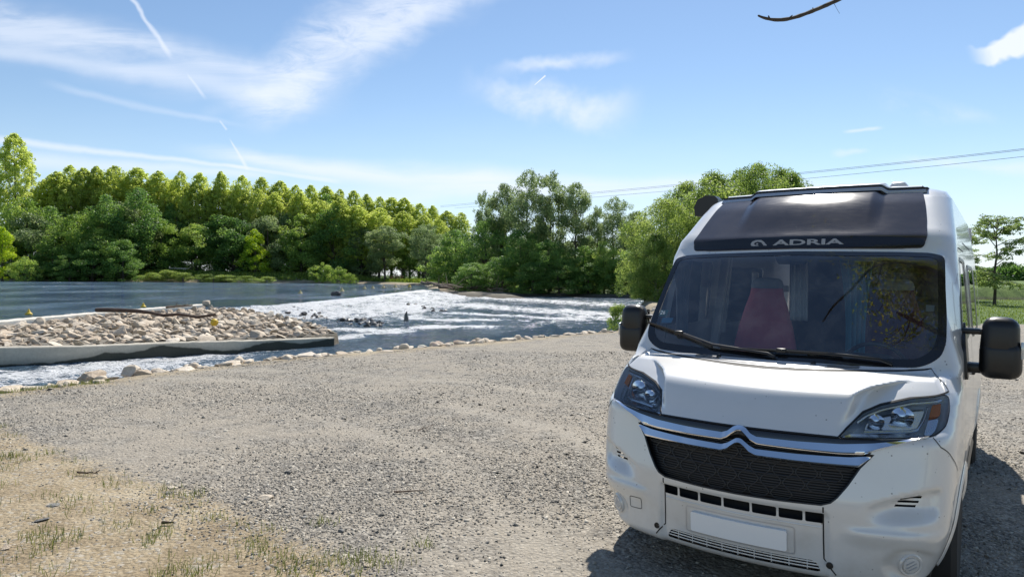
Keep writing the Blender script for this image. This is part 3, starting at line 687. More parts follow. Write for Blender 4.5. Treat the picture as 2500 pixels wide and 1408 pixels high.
# dark wet cobbles in the rapids
def clusterrocks(px0,py0,px1,py1,n,s0,s1,z,label,group,spread=.6):
    for j in range(n):
        u=rs.rand(); x,y=wpt(px0+(px1-px0)*u,py0+(py1-py0)*u,z); x+=rs.normal(0,spread*.5); y+=rs.normal(0,spread*1.6)
        s=rs.uniform(s0,s1); zz=max(float(water_z(np.array([x]),np.array([y]))[0]),-.75)
        rock(WETROCKS[j%4],x,y,zz+s*.03,s,label,group,rs)
clusterrocks(715,762,935,790,46,.2,.5,-.62,'dark wet rock breaking the surface in the rapids right of the rubble bank','wet rocks in the rapids',.5)
clusterrocks(870,778,930,790,22,.25,.6,-.68,'brown wet rock in the tight cluster above the smooth chute','rock cluster above the chute',.35)
clusterrocks(1000,742,1080,760,9,.3,.6,-.66,'small dark rock far out in the white water','far rocks in the white water',.6)
x,y=wpt(820,723,-.25); 
o=rock(WETROCKS[1],x,y,-.05,1.15,'large dark boulder alone upstream of the weir, right of the nearest far buoy',None,rs,'boulder','boulder'); o.scale=(1.5,1.2,1.25); 
x,y=wpt(990,782,-.7); mb=MB(); mb.tube([(0,0,-.2),(.05,0,.1),(.02,.02,.32),(.08,0,.5)],[.14,.13,.08,.02],7); mb.tube([(.0,0,.1),(-.16,0,.18)],[.05,.01],5)
o=mb.build('branch_stub',ST_WET,loc=(x,y,-.68)); tag(o,'dark pointed branch stub sticking out of the white water','branch')
# concrete walls
def mat_conc(name,a,b,stain=False):
    m,o=newmat(name); P=geo('Position'); n=noise(P,1.5,5,.65); n2=noise(P,14.,4,.6); col=ramp(n*.6+n2*.4,[(.3,a),(.7,b)])
    if stain:
        wv=attr('wet'); k=ss(wv+(noise(P,2.2,4,.6)-.5)*.22,.46,.54); col=mix(k,col,(.028,.026,.020)); k2=ss(wv+(n-.5)*.5,.2,.5); col=mix(k2*(.35),col,(.10,.11,.08))
    p=princ(Base_Color=col,Roughness=.8,Normal=bump(n2+n,.5,.02)); m.node_tree.links.new(p.outputs[0],o.inputs[0]); return m
def wall(name,path,topz,thick,botz,mat,wetf=None,rough=0.,seed=1):
    rs=np.random.RandomState(seed); P=[Vector((*p,0)) for p in path]; ds=[0]
    for a,b in zip(P,P[1:]): ds.append(ds[-1]+(b-a).length)
    n=int(ds[-1]/.15); V=[];wet=[]; rows=9
    prof=[]
    for i in range(n+1):
        s=ds[-1]*i/n; k=max(0,min(len(P)-2,next((q for q in range(len(ds)-1) if s<=ds[q+1]+1e-6),len(P)-2))); f=(s-ds[k])/(ds[k+1]-ds[k]); p=P[k].lerp(P[k+1],f); t=(P[k+1]-P[k]).normalized(); nrm=Vector((t.y,-t.x,0))
        tz=np.interp(s/ds[-1],[q[0] for q in topz],[q[1] for q in topz])+rs.normal(0,rough)
        zs=[botz+(tz-.03-botz)*(r/rows) for r in range(rows+1)]
        ring=[(p+nrm*(thick/2)+Vector((0,0,z))) for z in zs]+[p+nrm*(thick/2-.03)+Vector((0,0,tz)),p-nrm*(thick/2-.03)+Vector((0,0,tz+rs.normal(0,rough)))]+[p-nrm*(thick/2)+Vector((0,0,z)) for z in zs[::-1]]
        for v in ring:
            V.append(v); wet.append(wetf(s/ds[-1],v.z) if wetf else 0.)
    m_=len(ring); F=[[i*m_+j,(i+1)*m_+j,(i+1)*m_+j+1,i*m_+j+1] for i in range(n) for j in range(m_-1)]
    F+= [list(range(m_)),[n*m_+j for j in range(m_)][::-1]]
    me=me_np(name,np.array([v[:] for v in V]),F,True,[mat],attrs={'wet':wet}); me.set_sharp_from_angle(angle=R(35)); return ob(name,me)
CW=mat_conc('wet_concrete',(.46,.41,.32),(.64,.58,.47),True); CT=mat_conc('pale_concrete',(.48,.44,.37),(.70,.66,.58))
fw=[(-19.6,14.2),(-16.2,16.9),(-13.85,18.78),(-12.2,19.75),(-10.5,21.6),(-8.2,23.35),(-6.5,25.2)]
def wetf(u,z):
    # the damp line left by standing waves; u runs along the wall
    line=np.interp(u,[0,.427,.50,.538,.57,.61,.66,.70,.76,.80,.85,.875,.92,.95,1.],[-.70,-.70,-.69,-.61,-.51,-.55,-.40,-.47,-.66,-.66,-.46,-.45,-.60,-.54,-.47])
    return .5+(line-z)*1.6
o=wall('channel_wall',fw,[(0,-.2),(.42,-.22),(1,-.44)],.26,-1.5,CW,wetf,.004,3); tag(o,'curved grey concrete wall with wavy dark waterline below the rubble','wall')
bw=[(-19.75,9),(-19.7,26.5),(-19.75,32.5),(-19.25,43.3)]
o=wall('weir_wall',bw,[(0,-.07),(1,-.08)],.55,-1.2,CT,None,.006,5); tag(o,'low pale concrete wall running out into the calm water behind the rubble','wall')
o=rock(ROCKS[1],-18.9,43.1,.0,.7,'reddish block at the far end of the pale low wall',None,rs,'end_block','block')
# buoys: yellow cone on a drum float
YEL=simple('yellow_plastic',(.62,.42,.03),.45); YEL2=simple('faded_yellow_plastic',(.55,.44,.20),.55); STEEL=simple('dull_steel',(.25,.25,.25),.5,.8)
def buoy(x,y,z,s,label,mat,tilt=(0,0,0)):
    root=empty('buoy',(x,y,z)); root.scale=(s,s,s); root.rotation_euler=tilt
    b=MB(); b.lathe([(0,-.22),(.2,-.22),(.30,-.12),(.33,0),(.33,.10),(.30,.17),(.22,.22)],20); b.build('float',mat,root)
    c=MB(); c.lathe([(.22,.215),(.17,.30),(.10,.46),(.06,.56),(.03,.60),(0,.61)],20); c.build('cone',mat,root)
    h=MB(); h.tube([(0.03,0,.6),(.03,0,.68),(-.03,0,.68),(-.03,0,.6)],.012,6); h.build('ring',STEEL,root)
    return tag(root,label,'buoy','yellow buoys on the river')
bl_=[(70,768,.46,'nearest yellow buoy floating at the left edge of the calm water',YEL),(350,750,.46,'yellow buoy floating behind the middle of the pale wall',YEL),(733,717,.7,'small pale buoy left of the dark boulder',YEL2),(835,712,.85,'small pale buoy just right of the dark boulder',YEL2),(890,705.5,.85,'third buoy from the left in the far line',YEL2),(910,704,.85,'fourth buoy from the left in the far line',YEL2),(936,703,.95,'fifth buoy from the left in the far line',YEL2),(965,702,1.0,'sixth buoy from the left in the far line, before the gravel bar',YEL2),(1000,701,1.0,'last buoy of the far line, touching the gravel bar',YEL)]
for a,b,s,l,m_ in bl_:
    x,y=wpt(a,b,-.2); buoy(x,y,-.2,s,l,m_)
x,y=wpt(523,800,-.2); buoy(x,y,.0,.42,'yellow buoy stranded on its side on the rubble bank',YEL,(R(70),R(25),R(30)))
# driftwood
WOODB=mat_bark('driftwood',(.10,.07,.05),(.30,.23,.17),4.); WOODD=mat_bark('dark_wood',(.035,.022,.015),(.13,.08,.055),5.)
def log(name,p0,p1,r,label,mat,seed,br=2,sag=.05,cat='log',group=None):
    rs=random.Random(seed); a=Vector(p0);b=Vector(p1); mb=MB(); n=8; L=(b-a).length
    P=[a.lerp(b,i/n)+Vector((rs.gauss(0,.012*L),rs.gauss(0,.012*L),rs.gauss(0,.008*L))) for i in range(n+1)]
    mb.tube(P,[r*(1-.55*i/n)*rs.uniform(.9,1.1) for i in range(n+1)],8)
    for k in range(br):
        i=rs.randint(2,n-1); e=P[i]+Vector((rs.gauss(0,.12*L),rs.gauss(0,.12*L),abs(rs.gauss(.08*L,.06*L)))); mb.tube([P[i],P[i].lerp(e,.5)+Vector((0,0,.02*L)),e],[r*.45,r*.3,r*.1],6)
    return tag(mb.build(name,mat),label,cat,group)
def w3(a,b,z): 
    x,y=wpt(a,b,z); return (x,y,z)
a=wpt(232,763,-.05); b=wpt(525,780,-.05)
log('driftwood_log',(a[0],a[1],.13),(b[0],b[1],.10),.10,'long dark brown timber lying across the top of the rubble bank',WOODD,3,0)
a=wpt(405,757,-.05); b=wpt(470,757,-.05); log('driftwood_log',(a[0],a[1],.1),(b[0],b[1],.22),.07,'short forked branch near the end of the pale wall',WOODB,4,3)
dl=[((1030,688,.3),(1100,704,.1),.22),((1045,690,.6),(1190,704,.2),.16),((1075,700,.3),(1230,712,.2),.22),((1110,698,.9),(1235,706,.2),.15),((1130,707,.3),(1225,705,.9),.13),((1150,700,.8),(1240,718,.1),.16),((1060,695,.9),(1130,700,.3),.12)]
for j,((a0,b0,z0),(a1,b1,z1),r) in enumerate(dl):
    d0=108-j*1.2; d1=100-j*1.5; x0=d0*(a0-1250)/1699; x1=d1*(a1-1250)/1699
    log('driftwood_log',(x0,d0,CH+d0*(hor(a0)-b0)/1699),(x1,d1,CH+d1*(hor(a1)-b1)/1699),r,'%s bleached log from the left in the driftwood heap on the gravel bar'%ORD[j],WOODB,10+j,3,group='driftwood heap on the gravel bar')
for j in range(16):
    rs_=random.Random(50+j); p=rs_.uniform(1090,1540); d=rs_.uniform(93,96) if p>1230 else 99; x=d*(p-1250)/1699; log('dead_branch',(x,d,-.5),(x+rs_.uniform(-3,3),d-rs_.uniform(.5,3),rs_.uniform(-.6,.9)),.07,'bare fallen branch at the foot of the dark trees on the wooded point',WOODB,60+j,3,cat='branch',group='fallen branches at the foot of the wooded point')
# slab table and bench on the far bank
CPALE=simple('pale_slab',(.7,.62,.52),.8)
d=169; x=d*(436-1250)/1699; z=float(ground_h(np.array([x]),np.array([169.]))[0])+.75
root=empty('stone_table',(x,d,0)); MB().box((0,0,z),(4.2,1.6,.22),.04).build('table_top',CPALE,root)
g0=float(ground_h(np.array([x]),np.array([float(d)]))[0])
for sx in (-1.4,1.4): MB().box((sx,0,(z+g0)/2-.1),(.3,1.1,z-g0),.03).build('leg',CPALE,root)
tag(root,'pale stone slab table in the shade on the far bank','table')
REDP=simple('red_brown_paint',(.30,.09,.06),.6); d=172; x=d*(968-1250)/1699; z=float(ground_h(np.array([x]),np.array([float(d)]))[0])
root=empty('picnic_table',(x,d,z)); MB().box((0,0,.78),(2.2,.8,.08),.01).build('table_top',REDP,root)
for sy in (-.65,.65): MB().box((0,sy,.46),(2.2,.28,.06),.01).build('seat',REDP,root)
for sx in (-.8,.8): MB().box((sx,0,.4),(.1,1.2,.08)).box((sx,-.35,.38),(.1,.1,.78)).box((sx,.35,.38),(.1,.1,.78)).build('leg',REDP,root)
tag(root,'red-brown picnic table by the gap in the far wood','table'); root.scale=(1.5,1.5,1.5)
# two short stakes on the far shore
for a,b,l in ((446,684,'left of two dark stakes standing on the far shore'),(521,685,'right of two dark stakes standing on the far shore'),(75,676,'thin stake at the foot of the small leaning tree on the left shore')):
    d=154; x=d*(a-1250)/1699; mb=MB(); mb.tube([(0,0,-.5),(0,0,.6),(.08,0,1.1)],[.14,.12,.08],7); o=mb.build('stake',WOODD,loc=(x,d,-.1)); tag(o,l,'stake')
# loose stones, twigs on the gravel
lo=[(705,1157,22,18,'dark rounded stone alone in the middle of the grey gravel',ST_SLATE,.9),(650,1217,55,12,'pale tan flat slab near the edge of the bare earth',ST_LIME,.35),(100,1270,50,12,'pale grey flat slab in the earth beside a grass tuft',ST_SLATE,.3),(130,1235,44,8,'thin slate slab behind the pale grey one',ST_SLATE,.25),(15,1335,40,14,'pale slab at the left edge of the picture',ST_LIME,.4),(745,1262,36,8,'flat pale slab right of the tan one',ST_SLATE,.3),(897,1385,34,16,'pale stone at the bottom edge where earth meets gravel',ST_LIME,.5),(425,1190,42,8,'flat pale stone beside the forked twig gravel',ST_LIME,.25),(835,1300,22,12,'small dark stone above the bottom grass clump',ST_SLATE,.7),(440,1322,30,6,'thin white stone flake in the tan earth',ST_LIME,.2)]
for j,(a,b,wp_,hp,l,mt,fl) in enumerate(lo):
    x,y=wpt(a,b,0); z=float(ground_h(np.array([x]),np.array([y]))[0]); me=ROCKS[(j*3)%8].copy(); me.materials.clear(); me.materials.append(mt); s=y*wp_/1699.
    o=ob('loose_stone',me); o.location=(x,y,z+s*fl*.12); o.scale=(s,s*.8,s*fl); o.rotation_euler=(rs.normal(0,.05),rs.normal(0,.05),rs.uniform(-.5,.5)); tag(o,l,'stone')
def twig(a0,b0,a1,b1,r,label,seed,br=1,h=.02):
    x0,y0=wpt(a0,b0,0);x1,y1=wpt(a1,b1,0); z=float(ground_h(np.array([x0]),np.array([y0]))[0])+h; log('twig',(x0,y0,z),(x1,y1,z),r,label,WOODD,seed,br,cat='twig')
twig(188,1160,238,1162,.010,'forked dark twig standing up from the earth edge',1,3,.03)
twig(960,1207,1040,1204,.008,'thin brown stick lying flat on the gravel left of the van',2,0)
twig(395,1280,424,1279,.012,'short dark stick in the bare earth',3,0)
twig(560,890,545,888,.02,'plank end at the water edge',4,0); 
twig(104,929,150,929,.045,'short grey plank on the edge stones at the left',5,0,.1)
twig(1020,1052,1060,1038,.006,'small dark twig on the gravel centre',6,1)
# crushed slate chips
def chips():
    rs=np.random.RandomState(9); n=190000; v=rs.rand(n); y=3.7*(17/3.7)**(v**.95); x=rs.uniform(-.80,.82,n)*y
    e=inpoly(x,y,EARTH); de=dpoly(x,y,EARTH); nz=fbm(x,y,1.2,3)
    k=(~e)|((de<.5)&(rs.rand(n)<.35))|(rs.rand(n)<.05)|((nz>.28)&(rs.rand(n)<.35)); k&=(dpoly(x,y,NEARBANK,False)>.2)&(~inpoly(x,y,RIVER))
    k&=(rs.rand(n)<np.clip(.42+fbm(x,y,.5,4)*2.4,.06,1)*(1-.75*track(x,y)))
    x=x[k];y=y[k]; n=len(x); z=ground_h(x,y); s=.0050*np.exp(rs.normal(0,.40,n))*(1+y*.06)*1.05
    base=np.array([(-1,-.5,0),(-.3,-.9,0),(.8,-.6,0),(1,.35,0),(.1,.9,0),(-.9,.6,0)])
    ang=rs.uniform(0,6.28,n); c,sn=np.cos(ang),np.sin(ang); tl=rs.normal(0,.3,(n,2)); jit=rs.uniform(.45,1.5,(n,6)); th=rs.uniform(.12,.4,n)
    B=base[None]*jit[...,None]; X=(B[...,0]*c[:,None]-B[...,1]*sn[:,None])*s[:,None]; Y=(B[...,0]*sn[:,None]+B[...,1]*c[:,None])*s[:,None]; Zt=X*tl[:,:1]+Y*tl[:,1:]
    lo=np.stack([x[:,None]+X,y[:,None]+Y,z[:,None]+Zt-.002],-1); hi=np.stack([x[:,None]+X*.85,y[:,None]+Y*.85,z[:,None]+Zt+(s*th)[:,None]+.002],-1)
    V=np.concatenate([lo,hi],1).reshape(-1,3); i=np.arange(n)[:,None]*12
    Q=[[a,(a+1)%6,6+(a+1)%6,6+a] for a in range(6)]+[[6,7,8,9],[6,9,10,11]]
    F=(np.array(Q)[None]+i[...,None]).reshape(-1,4)
    m,o=newmat('slate_chip'); t=attr('tint'); col=ramp(t,[(.0,(.10,.09,.076)),(.35,(.22,.20,.168)),(.7,(.36,.325,.268)),(1.,(.55,.50,.41))]); p=princ(Base_Color=col,Roughness=.8); m.node_tree.links.new(p.outputs[0],o.inputs[0])
    o=ob('gravel',me_np('gravel',V,F,False,[m],attrs={'tint':np.repeat(rs.beta(1.6,1.7,n),12)})); tag(o,kind='stuff'); print('chips',n)
chips()
# overhead cables
CB=simple('cable',(.03,.03,.03),.5)
def cable(L0,label):
    # line runs from a mast off to the right to one beyond the wood on the left
    mb=MB(); P=[]
    for px_,py_,d in L0: P.append((d*(px_-1250)/1699,d,CH+d*(hor(px_)-py_)/1699))
    A=np.array(P); t=np.linspace(0,1,60); tt=np.linspace(0,1,len(A)); co=[np.polyfit(tt,A[:,i],min(3,len(A)-1)) for i in range(3)]
    mb.tube([(np.polyval(co[0],u),np.polyval(co[1],u),np.polyval(co[2],u)) for u in t],.018,5); tag(mb.build('power_cable',CB),label,'cable','overhead cables')
cable([(3300,262,44),(2620,347,55),(2500,364,60),(1950,421,78),(1440,472,110),(1080,502,150)],'topmost of the three overhead cables')
cable([(3300,265,44),(2620,350,55),(2500,367,60),(1950,424,78),(1440,475,110),(1080,505,150)],'middle overhead cable close under the topmost one')
cable([(3300,292,44),(2620,368,55),(2500,382,60),(2000,433,78),(1440,484,110),(1120,507,150)],'lowest of the three overhead cables')
# tree overhanging the van from the right, mostly above the frame
rs=np.random.RandomState(12); root=empty('overhanging_tree',(5.2,-1.8,0)); o0=Vector((5.2,-1.8,0)); mb=MB()
mb.tube([Vector(p)-o0 for p in [(5.2,-1.8,-.2),(5.1,-1.7,1.2),(4.9,-1.2,2.8),(4.5,-.6,4.2)]],[.2,.17,.15,.12],10)
br=[[(4.5,-.6,4.2),(3.6,1.2,5.3),(2.8,2.5,6.2),(2.1,3.4,6.6),(1.5,4.0,6.7)],[(4.5,-.6,4.2),(5,.2,5.5),(4.8,1.2,7),(4.2,2.2,7.8)],[(2.8,2.5,6.2),(2.5,3.6,5.7),(2.2,4.4,5.9)],[(2.8,2.5,6.2),(3.3,3.4,6.5),(3.2,4.2,6.6)],[(3.6,1.2,5.3),(3.0,2.6,5.1),(2.6,3.8,4.7),(2.5,4.0,4.4)],[(3.6,1.2,5.3),(3.0,2.2,5.8),(2.3,2.6,6.0),(1.7,3.1,6.2)]]
for b in br: mb.tube([Vector(p)-o0 for p in b],list(np.linspace(.09,.02,len(b))),7)
C=[]
for j in range(170):
    b=br[rs.choice([0,0,2,2,4,1])]; k=rs.randint(1,len(b)); s=Vector(b[k-1]).lerp(Vector(b[k]),rs.rand()); e=s+Vector((rs.normal(0,.6),rs.normal(0,.6),rs.normal(.05,.3)))
    if e.z<4.9 or e.x<1.25: continue
    mb.tube([s-o0,s.lerp(e,.5)+Vector((0,0,.06))-o0,e-o0],[.02,.012,.005],4)
    for q in range(120):
        p=s.lerp(e,rs.uniform(.2,1.1)); C.append((p.x+rs.normal(0,.13)-o0.x,p.y+rs.normal(0,.13)-o0.y,p.z+rs.normal(0,.08)))
mb.build('trunk',BARK,root)
def wdir(a,b,y): return Vector((y*(a-1250)/1699.,y,CH+y*(hor(a)-b)/1699.))
tw0=[Vector((2.5,4.0,4.4)),wdir(2150,-90,4.25),wdir(2040,0,4.2),wdir(1975,32,4.18),wdir(1915,50,4.15),wdir(1868,51,4.12),wdir(1842,43,4.1)]
tw=tw0; k_=np.arange(7); kk=np.linspace(0,6,43); co=[np.polyfit(k_,[p[i] for p in tw0],5) for i in range(3)]
mb=MB(); mb.tube([Vector([np.polyval(c,u) for c in co])-o0 for u in kk],list(np.interp(kk,k_,[.017,.015,.0135,.012,.0105,.009,.005])*np.random.RandomState(3).uniform(.88,1.15,43)),7)
for k in (2,3,4,5): mb.tube([tw[k]-o0,tw[k]-o0+Vector((rs.normal(0,.012),0,.02))],[.007,.003],5)
mb.tube([wdir(2022,10,4.2)-o0,wdir(2030,25,4.2)-o0,wdir(2038,38,4.2)-o0],[.0015,.001,.001],4)
mb.build('twig',BARK,root)
C=np.array(C); V,F=leaves(C,.06,rs,.2); ob('crown',me_np('over_crown',V,F,False,[LF_RED],attrs={'tint':np.repeat(rs.uniform(0,1,len(C)),4)}),root)
tag(root,'dark bare twig tip hanging into the top of the picture from an overhanging tree','tree')
# ---------------- camper van: implicit body surface
def _tab(pts,sig=.012,n=1200,lo=0.,hi=2.8):
    zz=np.linspace(lo,hi,n); v=np.interp(zz,[p[0] for p in pts],[p[1] for p in pts])
    s=max(1,sig/((hi-lo)/n)); k=np.arange(-int(3*s)-1,int(3*s)+2); g=np.exp(-.5*(k/s)**2); g/=g.sum()
    vv=np.concatenate([v[0]+(v[1]-v[0])*np.arange(-len(k),0),v,v[-1]+(v[-1]-v[-2])*np.arange(1,len(k)+1)])
    vv=np.convolve(vv,g,'same')[len(k):-len(k)]
    return zz,vv
PROF=_tab([(0,.24),(.20,.11),(.225,.01),(.26,-.02),(.44,-.04),(.62,-.06),(.66,-.06),(.86,-.02),(.97,.0),(1.0,.02),(1.03,.045),(1.10,.095),(1.175,.155),(1.205,.20),(1.225,.29),(1.245,.42),(1.265,.58),(1.285,.64),(1.30,.67),(1.96,1.18),(1.985,1.22),(2.035,1.265),(2.10,1.28),(2.115,1.31),(2.36,1.66),(2.46,1.84),(2.50,1.96),(2.52,2.10),(2.6,3.2)])
PROF2=_tab([(0,.24),(.97,.0),(1.0,.03),(1.05,.115),(1.12,.235),(1.20,.375),(1.26,.50),(1.30,.64),(1.31,.68),(2.6,3.2)])
WID=_tab([(0,.80),(.2,.88),(.3,.95),(.5,1.01),(.8,1.025),(1.15,1.02),(1.4,1.0),(1.8,.965),(2.1,.93),(2.35,.885),(2.6,.86)],.05)
CUR=_tab([(0,.22),(.3,.25),(.7,.27),(1.0,.28),(1.2,.20),(1.35,.07),(1.9,.09),(2.1,.13),(2.5,.15)],.05)
def sst(t): t=np.clip(t,0,1); return t*t*(3-2*t)
def smax(a,b,k):
    h=np.clip(.5+.5*(a-b)/k,0,1); return b*(1-h)+a*h+k*h*(1-h)
def yfront(x,z):
    x=np.abs(x)
    y=np.interp(z,*PROF)+np.interp(z,*CUR)*x*x
    # raised bonnet centre: outside the crease the surface sits lower
    xc=np.interp(z,[1.0,1.10,1.18,1.20,1.22,1.25,1.29],[.47,.515,.54,.56,.60,.735,.86])
    m=sst((z-.99)/.04)*sst((1.32-z)/.03)
    y=y+np.maximum(np.interp(z,*PROF2)-np.interp(z,*PROF),0)*m*sst((x-xc+.01)/.06)
    # vent hollow and fog lamp hollow in the bumper
    def bl(cx,cz,rx,rz,p=2): 
        d=(np.abs((x-cx)/rx)**p+np.abs((z-cz)/rz)**p); return sst(1.35-d*1.2)
    # vent hollow: a leaning triangle with a crisp upper lip, fading towards the grille
    top=.765-.35*np.clip(.93-x,0,1)**1.0; bot=.60-.10*np.clip(.93-x,0,.4)
    m1=sst((x-.60)/.16)*sst((.975-x)/.08)*sst((top-z)/.035)*sst((z-bot+.03)/.09)
    y=y+.068*m1
    y=y+.035*bl(.83,.355,.125,.095)
    # soft step across the lower bumper
    y=y-.018*sst((.545-z)/.03)*sst((z-.43)/.08)*sst((x-.50)/.12)
    # sunk centre band below grille
    y=y+.02*sst((.47-x)/.02)*sst((.60-z)/.02)
    return y
def fvan(x,y,z):
    sl=1.0+0*z
    g1=yfront(x,z)-y
    e=.004; d=(np.interp(z+e,*PROF)-np.interp(z-e,*PROF))/(2*e)
    g1=g1/np.sqrt(1+d*d+(2*np.interp(z,*CUR)*x)**2)
    W=np.interp(z,*WID)-.05*sst((.9-y)/1.0)
    g2=np.abs(x)-W
    k=np.interp(z,[.2,.7,1.0,1.3,2.0,2.4],[.20,.16,.13,.07,.07,.12])
    f=smax(g1,g2,k)
    # wheel cut-outs handled elsewhere
    g3=z-(2.53-.05*sst((np.abs(x)-.60)/.25))
    f=smax(f,g3,.07)
    f=np.maximum(f,y-5.41); f=np.maximum(f,.19-z)
    return f
def _root(F,lo,hi,n=70,it=22):
    """first entry into the body along a ray; lo/hi scalars, F(t) vectorised"""
    ts=np.linspace(lo,hi,n); prev=np.full(F(lo).shape,lo); found=np.zeros(prev.shape,bool); a=prev.copy(); b=prev.copy()
    for i in range(1,n):
        f=F(ts[i]); new=(f<0)&~found; a=np.where(new,ts[i-1],a); b=np.where(new,ts[i],b); found|=new
        if found.all(): break
    for _ in range(it):
        m=(a+b)/2; f=F(m); b=np.where(f<0,m,b); a=np.where(f<0,a,m)
    return b,found
YC=3.2
_nx=np.concatenate([np.linspace(0,.82,60),.82+.2*np.sin(np.linspace(0,np.pi/2,40))[1:],np.full(200,1.02)])
_ny=np.concatenate([np.zeros(60),.2-.2*np.cos(np.linspace(0,np.pi/2,40))[1:],np.linspace(.2,5.41,201)[1:]])
_na=np.concatenate([[0],np.cumsum(np.hypot(np.diff(_nx),np.diff(_ny)))]); _nphi=np.arctan2(_nx,YC-_ny)
def S(a,z,off=0.):
    """body surface point for sheet coordinates a (width unrolled round the corners) and height z"""
    a=np.asarray(a,float); z=np.asarray(z,float)+0*a; sg=np.where(a<0,-1.,1.); aa=np.abs(a)
    ph=np.interp(aa,_na,_nphi); dx_=np.sin(ph); dy_=-np.cos(ph)
    # from outside inwards
    L=np.minimum(1.6/np.maximum(np.abs(dx_),1e-6),4.2/np.maximum(np.abs(dy_),1e-6))
    t,_=_root(lambda t: fvan(sg*dx_*(L*(1-t)),YC+dy_*(L*(1-t)),z),0.,.98,110)
    q=L*(1-t); x=sg*dx_*q; y=YC+dy_*q
    if np.any(off!=0.):
        e=2e-3; n=np.stack([fvan(x+e,y,z)-fvan(x-e,y,z),fvan(x,y+e,z)-fvan(x,y-e,z),fvan(x,y,z+e)-fvan(x,y,z-e)],-1); n/=np.linalg.norm(n,axis=-1,keepdims=True)+1e-9
        x=x+n[...,0]*off; y=y+n[...,1]*off; z=z+n[...,2]*off
    return np.stack([x,y,z],-1)
def to_a(x,y):
    ph=np.arctan2(np.abs(x),YC-y); return np.where(np.asarray(x)<0,-1,1)*np.interp(ph,_nphi,_na)
def az(pts):
    """front outline given as (x,z) -> (a,z)"""
    P=np.array(pts,float); y,_=_root(lambda t: fvan(P[:,0],t+0*P[:,0],P[:,1]),-.5,2.6,200); return [(float(a),float(z)) for a,z in zip(to_a(P[:,0],y),P[:,1])]
def azs(pts,side=1):
    """side outline given as (y,z) -> (a,z)"""
    P=np.array(pts,float); x,_=_root(lambda t: fvan(1.3-t+0*P[:,0],P[:,0],P[:,1]),0.,.9,120); return [(float(side*abs(a)),float(z)) for a,z in zip(to_a(1.3-x,P[:,0]),P[:,1])]
def dens(P,h,closed=True):
    P=[Vector(p) for p in P]; out=[]; n=len(P)
    for i in range(n if closed else n-1):
        a,b=P[i],P[(i+1)%n]; k=max(1,int((b-a).length/h))
        for j in range(k): out.append(tuple(a.lerp(b,j/k)))
    if not closed: out.append(tuple(P[-1]))
    return out
def rounded(P,r,n=4):
    """round the corners of a closed 2D outline"""
    P=[Vector(p) for p in P]; out=[]; m=len(P)
    for i in range(m):
        a,b,c=P[i-1],P[i],P[(i+1)%m]; u=(a-b); v=(c-b); q=min(r,u.length*.45,v.length*.45); s=b+u.normalized()*q; e=b+v.normalized()*q
        for k in range(n+1):
            t=k/n; out.append(tuple(s*(1-t)**2+b*2*t*(1-t)+e*t*t))
    return out
def mirror(P): return [(-x,z) for x,z in P]
def sym(P): return list(P)+[(-x,z) for x,z in P[::-1] if abs(x)>1e-6]
def cdt(cons,grid,eps=1e-5):
    V=[];E=[]
    for P,closed in cons:
        n0=len(V); V+= [Vector(p) for p in P]; m=len(P); E+=[(n0+i,n0+(i+1)%m) for i in range(m if closed else m-1)]
    V+=[Vector(g) for g in grid]
    r=delaunay_2d_cdt(V,E,[],0,eps); return np.array([v[:] for v in r[0]]),np.array([f[:] for f in r[2]])
def near(grid,polys,h):
    k=np.ones(len(grid),bool)
    for P in polys: k&=dpoly(grid[:,0],grid[:,1],P)>h
    return grid[k]
def patch(name,outer,mat,parent,off=.002,holes=(),res=.02,thick=0.,offf=None,smooth=True,flip=False):
    """a piece of skin cut to an outline in sheet coordinates, set proud by off, with a rim of depth thick"""
    o=dens(outer,res); hs=[dens(h,res) for h in holes]; A=np.array(o); x0,z0=A.min(0); x1,z1=A.max(0)
    gx,gz=np.meshgrid(np.arange(x0,x1,res),np.arange(z0,z1,res)); g=np.stack([gx.ravel(),gz.ravel()],1); g=g[inpoly(g[:,0],g[:,1],o)]; g=near(g,[o]+hs,res*.45) if len(g) else g
    V,F=cdt([(o,1)]+[(h,1) for h in hs],g); c=V[F].mean(1); k=inpoly(c[:,0],c[:,1],o)
    for h in hs: k&=~inpoly(c[:,0],c[:,1],h)
    F=F[k]; of=off+(offf(V[:,0],V[:,1]) if offf else 0.)
    P=S(V[:,0],V[:,1],of+np.zeros(len(V)))
    f0=F[len(F)//2]; P2=S(V[f0,0],V[f0,1],of[f0]+.01 if hasattr(of,'__len__') else of+.01+np.zeros(3)); nn=np.cross(P[f0[1]]-P[f0[0]],P[f0[2]]-P[f0[0]])
    if nn@(P2.mean(0)-P[f0].mean(0))<0: F=F[:,::-1].copy()
    if thick:
        ee={}
        for f in F:
            for i in range(3):
                e=(f[i],f[(i+1)%3]); 
                if (e[1],e[0]) in ee: del ee[(e[1],e[0])]
                else: ee[e]=1
        Q=S(V[:,0],V[:,1],of-thick+np.zeros(len(V))); n=len(P); P=np.concatenate([P,Q]); F=[list(f) for f in F]+[[e[1],e[0],e[0]+n,e[1]+n] for e in ee]
    me=me_np(name,P,F,smooth,[mat]); 
    me.set_sharp_from_angle(angle=R(35)); return ob(name,me,parent)
